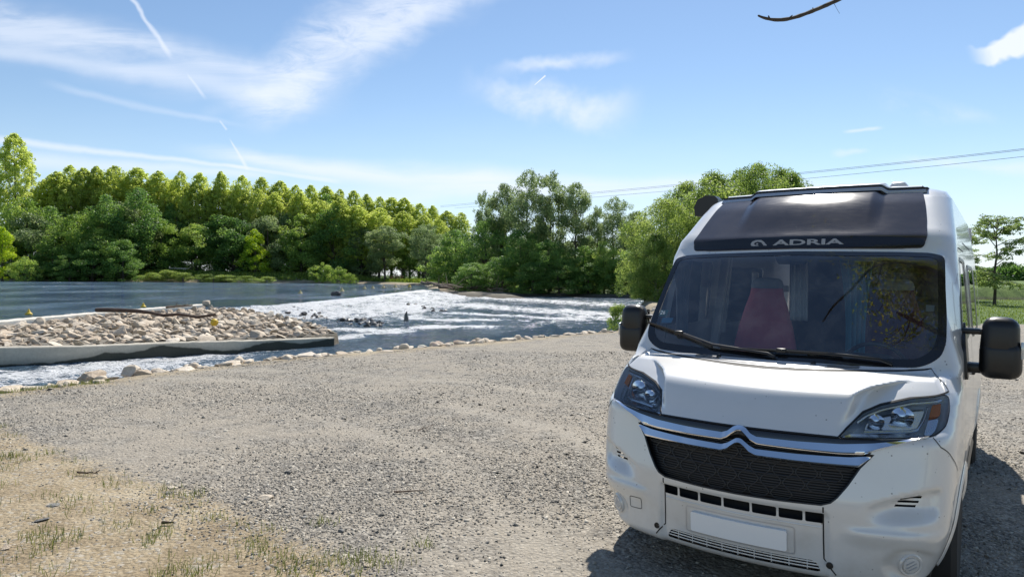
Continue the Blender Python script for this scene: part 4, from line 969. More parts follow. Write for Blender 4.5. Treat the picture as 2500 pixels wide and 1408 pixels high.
def ribbon(name,pts,w_,mat,parent,off=.002,h=.0,closed=False,n=2,add=None):
    """a strip w_ wide following a line in sheet coordinates; h gives it a rounded crown"""
    P=np.array(dens(pts,.02,closed)); 
    if closed: P=np.concatenate([P,P[:1]])
    T=np.gradient(P,axis=0); T/=np.linalg.norm(T,axis=1,keepdims=True)+1e-9; N=np.stack([-T[:,1],T[:,0]],1)
    us=np.linspace(-1,1,n+1); rows=[]
    for u in us:
        q=P+N*(u*w_/2); rows.append(S(q[:,0],q[:,1],off+h*(1-u*u)+np.zeros(len(q))))
    V=np.stack(rows,1); m=len(P); k=n+1; idx=np.arange(m*k).reshape(m,k); F=np.stack([idx[:-1,:-1],idx[1:,:-1],idx[1:,1:],idx[:-1,1:]],-1).reshape(-1,4)
    me=me_np(name,V.reshape(-1,3),F,True,[mat])
    if add is not None: return V.reshape(-1,3),F
    return ob(name,me,parent)
def loft(name,top,bot,mat,parent,off,h,n=8,res=.012,power=.5,fold=None):
    """bar between an upper and a lower line, both (x,z) with x ascending, bulging by h"""
    x0=max(top[0][0],bot[0][0]); xs=np.arange(min(top[0][0],bot[0][0]),max(top[-1][0],bot[-1][0])+1e-6,res)
    tz=np.interp(xs,[p[0] for p in top],[p[1] for p in top]); bz=np.interp(xs,[p[0] for p in bot],[p[1] for p in bot]); rows=[]
    for i in range(n+1):
        u=i/n; z=bz+(tz-bz)*u; pr=(max(0,1-(2*u-1)**2))**power if fold is None else np.interp(u,[0,fold,1],[0,1,.15])
        A=np.array(az(list(zip(xs,z)))); rows.append(S(A[:,0],A[:,1],off+h*pr+np.zeros(len(xs))))
    for k_ in (0,): rows.insert(0,S(*np.array(az(list(zip(xs,bz)))).T,off-.03+np.zeros(len(xs))))
    rows.append(S(*np.array(az(list(zip(xs,tz)))).T,off-.03+np.zeros(len(xs))))
    V=np.stack(rows,1); m=len(xs); k=len(rows); idx=np.arange(m*k).reshape(m,k); F=np.stack([idx[:-1,:-1],idx[1:,:-1],idx[1:,1:],idx[:-1,1:]],-1).reshape(-1,4)
    me=me_np(name,V.reshape(-1,3),F,True,[mat]); me.set_sharp_from_angle(angle=R(50)); return ob(name,me,parent)
# ---------------- van materials
def mat_paint():
    m,o=newmat('white_paint'); P=texco('Object'); n=noise(P,90.,2,.5); d=noise(P,3.,5,.65); _,_,z=sep(P)
    spk=ss(voro(P,26.,out='Distance'),.13,.08)*ss(noise(P,5.,2,.5),.52,.62)
    col=mix(ss(d,.45,.8)*.25,(.71,.705,.69),(.62,.60,.56)); dirt=ss(z,.75,.25)*ss(d,.35,.75)*.45; col=mix(dirt,col,(.42,.36,.28)); col=mix(spk*.75,col,(.10,.085,.07))
    p=princ(Base_Color=col,Roughness=.32,Coat_Weight=.8,Coat_Roughness=.045); p.inputs['Metallic'].default_value=.12; m.node_tree.links.new(p.outputs[0],o.inputs[0]); return m
def mat_glass(name,tint,ior=1.5,rough=.0,dirt=0.):
    m,o=newmat(name); tr=E_.nt.nodes.new('ShaderNodeBsdfTransparent'); tr.inputs[0].default_value=(*tint,1); gl=E_.nt.nodes.new('ShaderNodeBsdfGlossy'); gl.inputs['Roughness'].default_value=rough
    fr=E_.nt.nodes.new('ShaderNodeFresnel'); fr.inputs[0].default_value=ior; mx=E_.nt.nodes.new('ShaderNodeMixShader'); E_.nt.links.new((M('MULTIPLY',E_(fr.outputs[0]),(2.9 if ior>1.4 else 1.2),clamp=True)).s,mx.inputs[0]); E_.nt.links.new(tr.outputs[0],mx.inputs[1]); E_.nt.links.new(gl.outputs[0],mx.inputs[2]); out=mx
    if dirt>0:  # pale diffuse layer: glass dirt plus the veil of reflected sky, painted in
        P=texco('Object'); k=ss(noise(P,7.,6,.7),.35,.8)*dirt; d=E_.nt.nodes.new('ShaderNodeBsdfDiffuse'); d.inputs[0].default_value=(.5,.48,.46,1); m2=E_.nt.nodes.new('ShaderNodeMixShader'); _set(m2.inputs[0],k); E_.nt.links.new(mx.outputs[0],m2.inputs[1]); E_.nt.links.new(d.outputs[0],m2.inputs[2]); out=m2
    m.node_tree.links.new(out.outputs[0],o.inputs[0]); return m
PAINT=mat_paint(); WSG=mat_glass('windscreen_glass',(.88,.91,.92),1.55,.0,.12); CLG=mat_glass('clear_lens',(.96,.97,.97),1.28,.0,.0); SIDEG=mat_glass('side_glass',(.86,.89,.88),1.5)
BLACKG=simple('black_gloss',(.012,.012,.014),.12,0,Coat_Weight=.5); BLACKP=simple('black_plastic',(.010,.010,.011),.36); BLACKM=simple('matt_black',(.010,.010,.011),.7)
CHROME=simple('chrome',(.90,.91,.93),.09,1.); CHROME2=simple('soft_chrome',(.75,.76,.78),.16,1.); RUB=simple('rubber',(.02,.02,.02),.75)
GREYP=simple('glare_grey_plastic',(.55,.54,.55),.25,.0,Coat_Weight=.6); SILV=simple('silver_trim',(.55,.56,.58),.3,.6); AMB=simple('amber_lens',(.55,.16,.03),.2); TYRE=simple('tyre',(.02,.02,.02),.8); RIMM=simple('wheel_steel',(.45,.46,.47),.35,.7)
RED=simple('red_upholstery',(.75,.15,.17),.8); GREYF=simple('grey_fabric',(.30,.31,.33),.9); DASH=simple('dashboard',(.035,.035,.04),.7); CREAM=simple('cream_panel',(.86,.85,.80),.5); TEAL=simple('teal_curtain',(.08,.28,.34),.9); TOWEL=simple('pale_towel',(.62,.60,.55),.95); DARKI=simple('cabin_dark',(.12,.115,.125),.8); PLATE=simple('white_plate',(.90,.90,.90),.35); LOGO=simple('logo_grey',(.34,.35,.37),.5)
def mat_roofglass():
    m,o=newmat('dark_roof_window'); P=texco('Object'); n=noise(vscale(P,1,1,1),3.,5,.6); sc=noise(vrot(P,.1,(0,0,0),(2.,60,20)),4.,3,.6); sp=ss(voro(P,55.,out='Distance'),.10,.04)*ss(noise(P,9.,2,.5),.5,.6)
    col=mix(ss(n,.3,.75)*.35,(.03,.025,.026),(.085,.07,.066)); col=mix(sp*.6,col,(.45,.43,.4)); p=princ(Base_Color=col,Roughness=ss(sc*.6+n*.4,.35,.7)*.06+.10,Normal=bump(sc,.015,.002)); p.inputs['Coat Weight'].default_value=.35; m.node_tree.links.new(p.outputs[0],o.inputs[0]); return m
ROOFG=mat_roofglass()
van=empty('camper_van'); tag(van,'white camper van parked on the gravel, nose towards the camera, with a dark roof window','camper van')
# ---------------- outlines (x,z), right half then mirrored
WS=rounded(sym([(0,2.003),(.414,1.996),(.80,1.985),(.885,1.962),(.903,1.75),(.918,1.6),(.925,1.45),(.905,1.375),(.85,1.33),(.79,1.306),(.6,1.298),(.3,1.294),(0,1.293)]),.03,3)
HL=[(.491,.981),(.521,1.02),(.58,1.093),(.655,1.131),(.786,1.167),(.935,1.193),(.958,1.182),(.966,1.12),(.957,1.052),(.915,1.013),(.83,1.003),(.683,.99)]
GRI=sym([(0,.955),(.03,.948),(.10,.915),(.40,.912),(.62,.915),(.66,.91),(.602,.838),(.55,.745),(.505,.68),(.475,.65),(.43,.633),(.2,.627),(0,.625)])
WSa=az(WS); HLa=az(rounded(HL,.02,2)); HLb=mirror(HLa); GRa=az(GRI)
slots=[]
for x0,x1 in ((-.44,-.352),(-.340,-.222),(-.210,-.084),(-.072,.072),(.084,.210),(.222,.340),(.352,.44)):
    slots.append(az(rounded([(x0,.592),(x1,.592),(x1,.535),(x0,.535)],.008,2)))
LOWS=az(rounded([(-.40,.325),(.40,.325),(.43,.268),(-.43,.268)],.02,2))
VENTS=[]
for sg in (1,-1):
    for (xa,xb,z_) in ((.775,.862,.700),(.760,.850,.677),(.748,.838,.655)):
        VENTS.append(az([(sg*xa,z_-.006),(sg*xb,z_-.003),(sg*(xb+.003),z_+.008),(sg*(xa+.004),z_+.005)][::sg]))
def arch(yc,r,side,z0=.2):
    return azs([(yc+r*math.cos(t),max(z0+.001,.34+r*math.sin(t))) for t in np.linspace(-.32,math.pi+.32,26)],side)
DOORW=rounded([(1.12,1.44),(1.30,1.70),(1.52,1.92),(1.62,1.955),(2.28,1.95),(2.30,1.45),(1.9,1.43)],.05,3)
REARW=rounded([(2.75,1.92),(3.95,1.92),(3.95,1.38),(2.75,1.38)],.08,3)
REARW2=rounded([(4.3,1.92),(5.1,1.92),(5.1,1.45),(4.3,1.45)],.08,3)
holes=[WSa,HLa,HLb,GRa,LOWS]+slots+VENTS
sideholes=[]
for sd_ in (1,-1):
    sideholes+=[arch(.90,.40,sd_),arch(4.35,.40,sd_),azs(DOORW,sd_),azs(REARW,sd_)]
sideholes.append(azs(REARW2,1))
BON=sym([(0,.986),(.30,.986),(.475,.984),(.491,.9835),(.519,1.023),(.578,1.096),(.653,1.134),(.784,1.170),(.934,1.197),(.955,1.207),(.905,1.262),(.859,1.305),(.82,1.297),(.695,1.285),(.432,1.272),(.177,1.264),(0,1.262)])
BONa=az(BON)
BLK=sym([(0,.983),(.30,.983),(.476,.981),(.55,.985),(.683,.986),(.83,.998),(.89,1.006),(.875,1.0),(.75,.972),(.66,.935),(.64,.912),(0,.912)])
BLKa=az(BLK)
# ---------------- body skin
xs_a=np.concatenate([np.arange(0,1.15,.015),np.arange(1.15,_na[-1]-.02,.07)]); xs_a=np.concatenate([-xs_a[:0:-1],xs_a]); AMAX=float(_na[-1])
zs=np.concatenate([np.arange(.215,.97,.015),np.arange(.975,1.18,.010),np.arange(1.18,1.32,.0055),np.arange(1.335,1.96,.03),np.arange(1.965,2.395,.012)])
g=np.array([(a,z) for z in zs for a in xs_a if not (abs(a)>1.2 and round(z/.015)%4)])
allh=[dens(h,.014) for h in holes]+[dens(h,.05) for h in sideholes]
bona=dens(BONa,.012); blka=dens(BLKa,.012); g=near(g,allh+[bona,blka],.005)
rim=dens([(-AMAX,.2),(AMAX,.2),(AMAX,2.4),(-AMAX,2.4)],.02)
inb=(g[:,0]>-AMAX+.01)&(g[:,0]<AMAX-.01); g=g[inb]
V2,F2=cdt([(rim,1)]+[(h,1) for h in allh]+[(bona,1),(blka,1)],g)
c=V2[F2].mean(1); k=np.ones(len(F2),bool)
for h in allh: k&=~inpoly(c[:,0],c[:,1],h)
F2=F2[k]; c=c[k]; P3=S(V2[:,0],V2[:,1])
isb=inpoly(c[:,0],c[:,1],bona); isk=inpoly(c[:,0],c[:,1],blka)&~isb
def sub(F):
    u,inv=np.unique(F.ravel(),return_inverse=True); return u,inv.reshape(F.shape)
u,F_=sub(F2[isb]); bme=me_np('bonnet',P3[u],F_[:,::-1].copy(),True,[PAINT]); ob('bonnet',bme,van)
u,F_=sub(F2[isk]); kme=me_np('nose_trim',P3[u]+np.array([0,.012,0]),F_[:,::-1].copy(),True,[BLACKG]); ob('nose_trim',kme,van)
lowz=np.interp(np.abs(c[:,0]),[0,.90,1.02,1.22,1.4],[1.0,1.0,.86,.80,.80]); isbm=(~isb)&(~isk)&(np.abs(c[:,0])<1.26)&(c[:,1]<lowz)
u,F_=sub(F2[isbm]); ob('bumper',me_np('bumper',P3[u],F_[:,::-1].copy(),True,[PAINT]),van)
rest=(~isb)&(~isk)&(~isbm); u,Fb=sub(F2[rest]); Pb=P3[u]
# roof sheet joined to the body
top=[(a,z) for a,z in rim if abs(z-2.4)<1e-6]; T=S(np.array([p[0] for p in top]),np.array([2.4]*len(top))); ring=[(float(p[0]),float(p[1])) for p in T]
gx,gy=np.meshgrid(np.arange(-.9,.9,.03),np.concatenate([np.arange(1.6,2.4,.02),np.arange(2.4,5.4,.1)])); gg=np.stack([gx.ravel(),gy.ravel()],1); gg=gg[inpoly(gg[:,0],gg[:,1],ring)]; gg=near(gg,[ring],.012)
V4,F4=cdt([(ring,1)],gg); c4=V4[F4].mean(1); F4=F4[inpoly(c4[:,0],c4[:,1],ring)]
zt,_=_root(lambda t: fvan(V4[:,0],V4[:,1],2.75-t+0*V4[:,0]),0.,.6,120); P4=np.stack([V4[:,0],V4[:,1],2.75-zt],-1)
n0=len(Pb); ring3=P4[:len(ring)]
allV=np.concatenate([Pb,P4]); allF=[list(f) for f in Fb[:,::-1]]+[list(map(int,f+n0)) for f in F4]
# rear wall and underside
rb=[(-.98,5.41,.2),(.98,5.41,.2),(.9,5.41,2.4),(-.9,5.41,2.4)]; n1=len(allV); allV=np.concatenate([allV,rb]); allF.append([n1,n1+1,n1+2,n1+3])
bme=me_np('body',allV,allF,True,[PAINT]); bmm=bmesh.new(); bmm.from_mesh(bme); bmesh.ops.remove_doubles(bmm,verts=bmm.verts,dist=.0015); bmm.to_mesh(bme); bmm.free(); bme.set_sharp_from_angle(angle=R(50)); body=ob('body',bme,van)
MB().box((0,2.8,.30),(1.80,4.9,.10)).build('underbody',BLACKM,van)
# shut lines
def gap(pts,w_=.007,closed=False,side=None): ribbon('panel_gap',pts,w_,BLACKM,van,.0018,closed=closed)
gap(BONa,.008,True)
for sg in (1,-1):
    gap(az([(sg*.905,1.006),(sg*.94,.96)])+azs([(.40,.86),(.50,.80)],sg),.005)
    gap(az([(sg*.44,.628),(sg*.438,.45),(sg*.44,.345),(sg*.50,.27)]),.007)
    gap(azs([(1.02,.42),(1.02,1.30),(1.05,1.42),(1.28,1.78),(1.5,2.0),(1.62,2.03),(2.4,2.03),(2.42,.42)],sg),.007)
    gap(azs([(2.46,.42),(2.46,2.1),(3.9,2.1),(3.9,.42)],sg),.007)
# windscreen
patch('windscreen',WSa,WSG,van,.001,res=.03)
FRI=az(rounded(sym([(0,1.975),(.13,1.972),(.80,1.958),(.848,1.94),(.868,1.70),(.880,1.5),(.862,1.405),(.79,1.352),(.4,1.335),(0,1.333)]),.04,4))
wsp=patch('windscreen_border',WSa,BLACKG,van,.003,holes=[FRI],res=.03)
MM=az([(-.135,1.975),(.125,1.975),(.10,1.932),(.085,1.915),(-.09,1.915),(-.11,1.935)]); patch('mirror_mount',MM,BLACKP,van,-.004,res=.02)
st=[((-.90,1.575),(-.82,1.578),(-.822,1.535),(-.893,1.53))]
GRN=simple('green_sticker',(.25,.50,.42),.6); BLUS=simple('blue_sticker',(.12,.42,.62),.6); GRYS=simple('grey_sticker',(.35,.38,.36),.6); WHT=simple('white_print',(.8,.82,.8),.6)
patch('sticker',az([(-.875,1.575),(-.808,1.578),(-.812,1.535),(-.872,1.532)]),GRN,van,-.003,res=.02)
patch('sticker',az([(-.840,1.522),(-.752,1.524),(-.758,1.490),(-.838,1.486)]),BLUS,van,-.003,res=.02)
patch('sticker',az([(.808,1.664),(.852,1.662),(.852,1.626),(.81,1.625)]),GRYS,van,-.003,res=.02)
def text_on(body,x0,x1,z0,z1,mat,name,parent,off,bold=.0,extr=0.,conv=az):
    cu=bpy.data.curves.new('txt','FONT'); cu.body=body; cu.offset=bold; cu.resolution_u=3; to=bpy.data.objects.new('txt',cu); COL.objects.link(to)
    dg=bpy.context.evaluated_depsgraph_get(); me=bpy.data.meshes.new_from_object(to.evaluated_get(dg)); bpy.data.objects.remove(to)
    bm=bmesh.new(); bm.from_mesh(me); bmesh.ops.subdivide_edges(bm,edges=[e for e in bm.edges if e.calc_length()>.15],cuts=3); bmesh.ops.triangulate(bm,faces=bm.faces); bm.to_mesh(me); bm.free()
    co=np.array([v.co[:2] for v in me.vertices]); mn,mx=co.min(0),co.max(0); q=(co-mn)/(mx-mn); X=x0+(x1-x0)*q[:,0]; Z=z0+(z1-z0)*q[:,1]
    A=np.array(az(list(zip(X,Z)))); Pp=S(A[:,0],A[:,1],off+np.zeros(len(A)))
    for v,p in zip(me.vertices,Pp): v.co=p
    me.materials.clear(); me.materials.append(mat); me.update(); return ob(name,me,parent)
text_on('26',-.865,-.825,1.542,1.568,WHT,'sticker_print',van,.004,.01)
# roof window, lettering, trims
SKb=rounded(sym([(0,2.022),(.60,2.014),(.757,2.016),(.772,2.045),(.766,2.2),(.742,2.33),(.722,2.40),(.712,2.432),(0,2.437)]),.02,2)
def skoff(a,z):
    a=a*(YC-np.interp(z,*PROF))/YC
    return .020*sst((z-2.13)/.20)*sst((.50-np.abs(a))/.09)
patch('roof_window',az(SKb),ROOFG,van,.006,res=.016,thick=.03,offf=skoff)
LB=sym([(0,2.108),(.40,2.100),(.755,2.078),(.77,2.050),(.757,2.0225),(.60,2.021),(0,2.029)]); patch('logo_band',az(rounded(LB,.012,2)),BLACKG,van,.009,res=.018)
text_on('ADRIA',-.165,.300,2.046,2.086,LOGO,'lettering',van,.0105,.028)
gl=[]  # round letter mark left of the word: a leaning bowl with a straight stem
cx_,cz_=-.262,2.064
outl=[(-.318,2.047),(-.322,2.062),(-.312,2.078),(-.285,2.087),(-.248,2.087),(-.228,2.075),(-.202,2.046),(-.226,2.046),(-.246,2.071),(-.272,2.077),(-.292,2.070),(-.298,2.060),(-.290,2.052),(-.272,2.050),(-.258,2.046),(-.275,2.043),(-.30,2.042)]
patch('letter_mark',az(outl),LOGO,van,.0105,res=.01); patch('letter_mark_dot',az([(-.274+.0075*math.cos(t),2.060+.006*math.sin(t)) for t in np.linspace(0,6.28,9)[:-1]]),LOGO,van,.0105,res=.01)
def rimz(x): return 2.440+.030*sst((.50-abs(x))/.06)
def strip3(name,mat,z0,z1,ob_,h,xm=.735):
    xs=np.arange(-xm,xm+1e-6,.0125); V=[];
    yb,_=_root(lambda t: fvan(xs,t+0*xs,np.full(len(xs),2.435)),.5,3.,250)
    for (dy,dz) in ((0,z0),(.0,z0+.008),((z1-z0)*.9,z1-.004),((z1-z0)*1.1+.01,z1),(.2,z1+.01),(.5,z1-.05)):
        V.append(np.stack([xs,yb+dy+ob_,np.array([rimz(x) for x in xs])+dz],-1))
    V=np.stack(V,1); m,k=V.shape[:2]; idx=np.arange(m*k).reshape(m,k); F=np.stack([idx[:-1,:-1],idx[1:,:-1],idx[1:,1:],idx[:-1,1:]],-1).reshape(-1,4)
    o=ob(name,me_np(name,V.reshape(-1,3),F,True,[mat]),van); return o
strip3('roof_window_frame',SILV,-.006,.035,-.006,.02)
strip3('roof_window_seal',BLACKM,-.012,-.004,-.009,.02,.738)
strip3('roof_window_seal',BLACKM,.030,.038,.022,.02,.738)
strip3('roof_window_cap',PAINT,.037,.055,.045,.02,.70)
mb=MB(); mb.box((.54,2.25,2.520),(.14,.5,.045),.012,taper=(.6,.9)); mb.box((-.0,2.5,2.53),(.9,.8,.05),.02); mb.build('roof_hatch',PAINT,van)
# awning on the offside roof edge
mb=MB(); pr=[(-.075,-.06),(-.085,.0),(-.06,.055),(0,.08),(.06,.075),(.085,.05),(.09,-.04),(.04,-.075)]
def prism(y0,y1,s,mat,name):
    mb=MB(); V=[(-.985+a*s,y,2.445+b*s) for y in (y0,y1) for a,b in pr]; n=len(pr); mb.add(V,[[i,(i+1)%n,n+(i+1)%n,n+i] for i in range(n)]+[list(range(n))[::-1],[n+i for i in range(n)]]); return mb.build(name,mat,van,angle=30)
prism(2.18,2.31,1.28,BLACKP,'awning_end_cap'); prism(2.29,5.2,1.0,PAINT,'awning_case')
for y_ in (2.4,4.9): MB().box((-.93,y_,2.40),(.12,.06,.05),.01).build('awning_bracket',BLACKP,van)
# cowl, wipers
COW=rounded(sym([(0,1.2935),(.60,1.2955),(.80,1.303),(.74,1.290),(.60,1.2805),(.3,1.269),(0,1.2655)]),.01,2)
patch('cowl_grille',az(COW),GREYP,van,.004,res=.02)  # grey plastic lightened so its colour carries the glare on the cowl
for k_,dz in enumerate((.005,.011,.017)):
    ribbon('cowl_slot',az([(x,np.interp(abs(x),[0,.3,.6],[1.2655,1.269,1.2805])+dz) for x in np.linspace(-.50,.50,14)]),.0028,BLACKM,van,.0065)
def onsurf(pts,off):
    A=np.array(az(pts)); return [Vector(p) for p in S(A[:,0],A[:,1],np.array(off)+np.zeros(len(A)))]
def wiper(blade,arm,name):
    root_=MB(); a=onsurf(arm,[.016]+[.03]*(len(arm)-2)+[.022]); root_.tube(a,[.012]+[.011]*(len(a)-2)+[.014],8,squash=.6)
    b=onsurf(dens(blade,.08,False),.014); root_.tube(b,.0075,6); b2=onsurf(dens(blade,.08,False),.026); root_.tube(b2,[.004]+[.008]*(len(b2)-2)+[.004],6)
    m=(a[0]); root_.box(tuple(b2[len(b2)//2]),(.06,.03,.03),.006)
    q=root_.build(name,BLACKP,van); return q
wiper([(-.925,1.472),(-.66,1.412),(-.40,1.340)],[(-.66,1.418),(-.40,1.350),(-.03,1.318),(.02,1.300)],'wiper')
wiper([(-.34,1.335),(.05,1.343),(.40,1.345)],[(.02,1.352),(.42,1.338),(.60,1.328),(.665,1.306)],'wiper')
for x in (-.34,.245):
    p=onsurf([(x,1.292)],.008)[0]; MB().box(tuple(p),(.035,.03,.022),.006,taper=(.6,.6)).build('washer_nozzle',BLACKP,van)
# grille: backing, honeycomb, chrome bars with double chevron
bk=az(rounded(sym([(0,.975),(.60,.975),(.70,.94),(.86,.75),(.88,.60),(.88,.30),(.5,.235),(0,.235)]),.02,2)); patch('added_dark_backing',bk,BLACKM,van,-.075,res=.04)  # added black sheet, stops light leaking through grille and vents
GRI2=az(sym([(0,.925),(.58,.925),(.635,.905),(.596,.838),(.545,.745),(.50,.683),(.47,.654),(.43,.638),(.2,.632),(0,.630)]))
VV=[];FF=[];off_=0
def addr(pts,w_,off,h=0.,closed=False):
    global off_
    v,f=ribbon('x',pts,w_,BLACKP,None,off,h,closed,add=1); VV.append(v); FF.append(f+off_); off_+=len(v)
gpoly=[(float(x),float(z)) for x,z in sym([(0,.925),(.58,.925),(.635,.905),(.596,.838),(.545,.745),(.50,.683),(.47,.654),(.43,.638),(.2,.632),(0,.630)])]
for r_ in range(5):
    zc=.665+r_*.062
    for c_ in range(-6,7):
        xc=(c_+.5*(r_%2))*.118
        hexp=[(xc-.058,zc),(xc-.034,zc+.030),(xc+.034,zc+.030),(xc+.058,zc),(xc+.034,zc-.030),(xc-.034,zc-.030)]
        if all(inpoly(np.array([p[0]]),np.array([p[1]]),gpoly)[0] for p in hexp):
            addr(az(rounded(hexp,.012,2)),.006,-.026,.003,True)
zz=.640
while zz<.92:
    xm=float(np.interp(zz,[.63,.65,.68,.745,.838,.905,.93],[.43,.47,.50,.545,.596,.635,.57])); addr(az([(x,zz) for x in np.linspace(-xm,xm,24)]),.006,-.034,.001); zz+=.0135
me=me_np('grille_mesh',np.concatenate(VV),np.concatenate(FF),True,[simple('grille_black',(.016,.016,.017),.36)]); ob('grille_mesh',me,van)
ribbon('grille_surround',GRa,.016,BLACKP,van,-.004,.004,True)
def symc(L): return [(-x,z) for x,z in L[::-1] if x>0]+L
b1t=symc([(0,.990),(.018,.988),(.036,.980),(.062,.958),(.095,.9455),(.3,.946),(.51,.952),(.65,.966),(.745,.980),(.83,1.000),(.885,1.010)])
b1b=symc([(0,.962),(.015,.958),(.032,.945),(.062,.918),(.098,.902),(.3,.899),(.5,.898),(.61,.904),(.69,.942),(.76,.965),(.83,.988),(.885,1.004)])
b2t=symc([(0,.926),(.015,.924),(.032,.912),(.060,.893),(.093,.880),(.3,.881),(.41,.884),(.55,.889),(.648,.902)])
b2b=symc([(0,.896),(.015,.892),(.032,.880),(.062,.852),(.097,.840),(.3,.838),(.5,.838),(.59,.839),(.648,.899)])
loft('chrome_bar',b1t,b1b,CHROME,van,.006,.013,8,.01,fold=.22); loft('chrome_bar',b2t,b2b,CHROME,van,.002,.013,8,.01,fold=.22)
# headlights
LENSD=simple('lamp_interior',(.88,.88,.88),.3,.0); SILV2=simple('lamp_silver',(.62,.64,.66),.18,.95); WBULB=simple('bulb_glass',(.85,.86,.88),.08,.2)
for sg in (1,-1):
    f=lambda L:[(sg*x,z) for x,z in L][::sg]
    outl=az(f(rounded(HL,.02,2))); hd=patch('headlight',outl,CLG,van,.002,res=.02)
    patch('housing',outl,LENSD,hd,-.085,res=.02,thick=-.083)
    patch('trim',az(f(rounded([(.505,.984),(.55,1.0),(.69,1.006),(.83,1.018),(.85,1.03),(.83,1.034),(.69,1.022),(.55,1.016),(.525,1.01)],.005,2))),CHROME2,hd,-.02,res=.015,thick=.03)
    patch('bezel',az(f(rounded([(.60,1.044),(.835,1.056),(.862,1.146),(.79,1.148),(.665,1.116),(.61,1.088)],.01,2))),CHROME2,hd,-.046,res=.015,thick=.02)
    ribbon('upper_trim',az(f([(.56,1.062),(.60,1.096),(.665,1.124),(.79,1.156),(.93,1.180)])),.013,CHROME2,hd,-.018,.004)
    ribbon('light_guide',az(f([(.60,1.032),(.80,1.042),(.838,1.052),(.858,1.085),(.872,1.150)])),.012,SILV2,hd,-.03,.006)
    patch('indicator',az(f(rounded([(.882,1.105),(.890,1.160),(.935,1.168),(.938,1.110)],.008,2))),AMB,hd,-.03,res=.012,thick=.02)
    patch('side_cell',az(f(rounded([(.872,1.035),(.882,1.098),(.938,1.102),(.928,1.05),(.905,1.032)],.008,2))),SILV2,hd,-.04,res=.012,thick=.02)
    for (x,z,r_) in ((.648,1.064,.040),(.762,1.090,.056)):
        c_=Vector(S(*np.array(az([(sg*x,z)])).T,-.012)[0]); m_=Matrix.Translation(c_)@Matrix.Rotation(sg*.25,4,'Z')@Matrix.Rotation(R(90),4,'X')
        q=MB(); q.lathe([(r_,.0),(r_*.96,-.012),(r_*.8,-.03),(r_*.5,-.046),(r_*.2,-.052),(0,-.053)],24,m_); rf=q.build('reflector',CHROME,hd,angle=0)
        for j in range(4):
            a_=-r_*.75+j*r_*.5; w_=math.sqrt(max(0,r_*r_-a_*a_))*.9; MB().box(tuple(m_@Vector((a_,0,-.016))),(.003,.02,w_*1.9),.0).build('fin',SILV2,rf) if j in (1,2) else None
        q=MB(); q.lathe([(.013,-.045),(.014,-.02),(.012,-.008),(.007,-.002),(0,0)],12,m_); q.build('bulb',WBULB,rf)
    ribbon('seal',outl,.006,BLACKM,hd,.001,.0,True)
# bumper fittings
for x,z,rr_,nm in ((-.492,.322,.018,'tow_eye_hole'),(.470,.318,.018,'tow_eye_hole')):
    p=onsurf([(x,z)],.002)[0]; q=MB(); q.lathe([(rr_,0),(rr_*.9,.004),(rr_*.62,.004),(rr_*.55,-.01),(0,-.01)],18,Matrix.Translation(p)@Matrix.Rotation(R(90),4,'X')); q.build(nm,BLACKP,van)
ribbon('tow_cover_gap',az(rounded([(-.695,.452),(-.605,.460),(-.603,.392),(-.693,.384)],.012,3)),.004,BLACKM,van,.0015,closed=True)
for sg in (1,-1):
    A=np.array(az([(sg*.822,.355)])); p=Vector(S(A[:,0],A[:,1],.004)[0]); p2=Vector(S(A[:,0],A[:,1],.03)[0]); n_=(p2-p).normalized(); m_=Matrix.Translation(p-n_*.012)@n_.to_track_quat('Z','Y').to_matrix().to_4x4()
    q=MB(); q.lathe([(.062,-.01),(.062,.010),(.056,.018),(.049,.016),(.046,.010),(.043,.010),(.041,.018),(0,.020)],28,m_); fc=q.build('fog_lamp_cover',PAINT,van,angle=25)
    for j in (-1,0,1):
        q=MB(); q.box((0,j*.018,.0205),(.056-abs(j)*.012,.005,.002),0,(0,0,0)); mm=Matrix.Translation(p-n_*.012)@n_.to_track_quat('Z','Y').to_matrix().to_4x4()@Matrix.Rotation(.5*sg,4,'Z'); q.V=[tuple(mm@Vector(v)) for v in q.V]; q.build('groove',SILV,fc)
PL=az(rounded([(-.262,.470),(.262,.470),(.262,.358),(-.262,.358)],.012,3)); patch('number_plate',PL,PLATE,van,.020,res=.03,thick=.018)
pr_=az(rounded([(-.30,.490),(.30,.490),(.30,.343),(-.30,.343)],.015,3)); ribbon('plate_panel_edge',pr_,.006,SILV,van,.002,closed=True)
for z in (.283,.300,.315): ribbon('lower_slat',az([(x,z) for x in np.linspace(-.425,.425,18)]),.0075,PAINT,van,-.006,.002)
for x in np.linspace(-.36,.36,9): ribbon('lower_rib',az([(x,.268),(x,.325)]),.006,PAINT,van,-.010,.001)
ribbon('intake_lip',az([(x,.512) for x in np.linspace(-.43,.43,20)]),.010,PAINT,van,.001,.005)
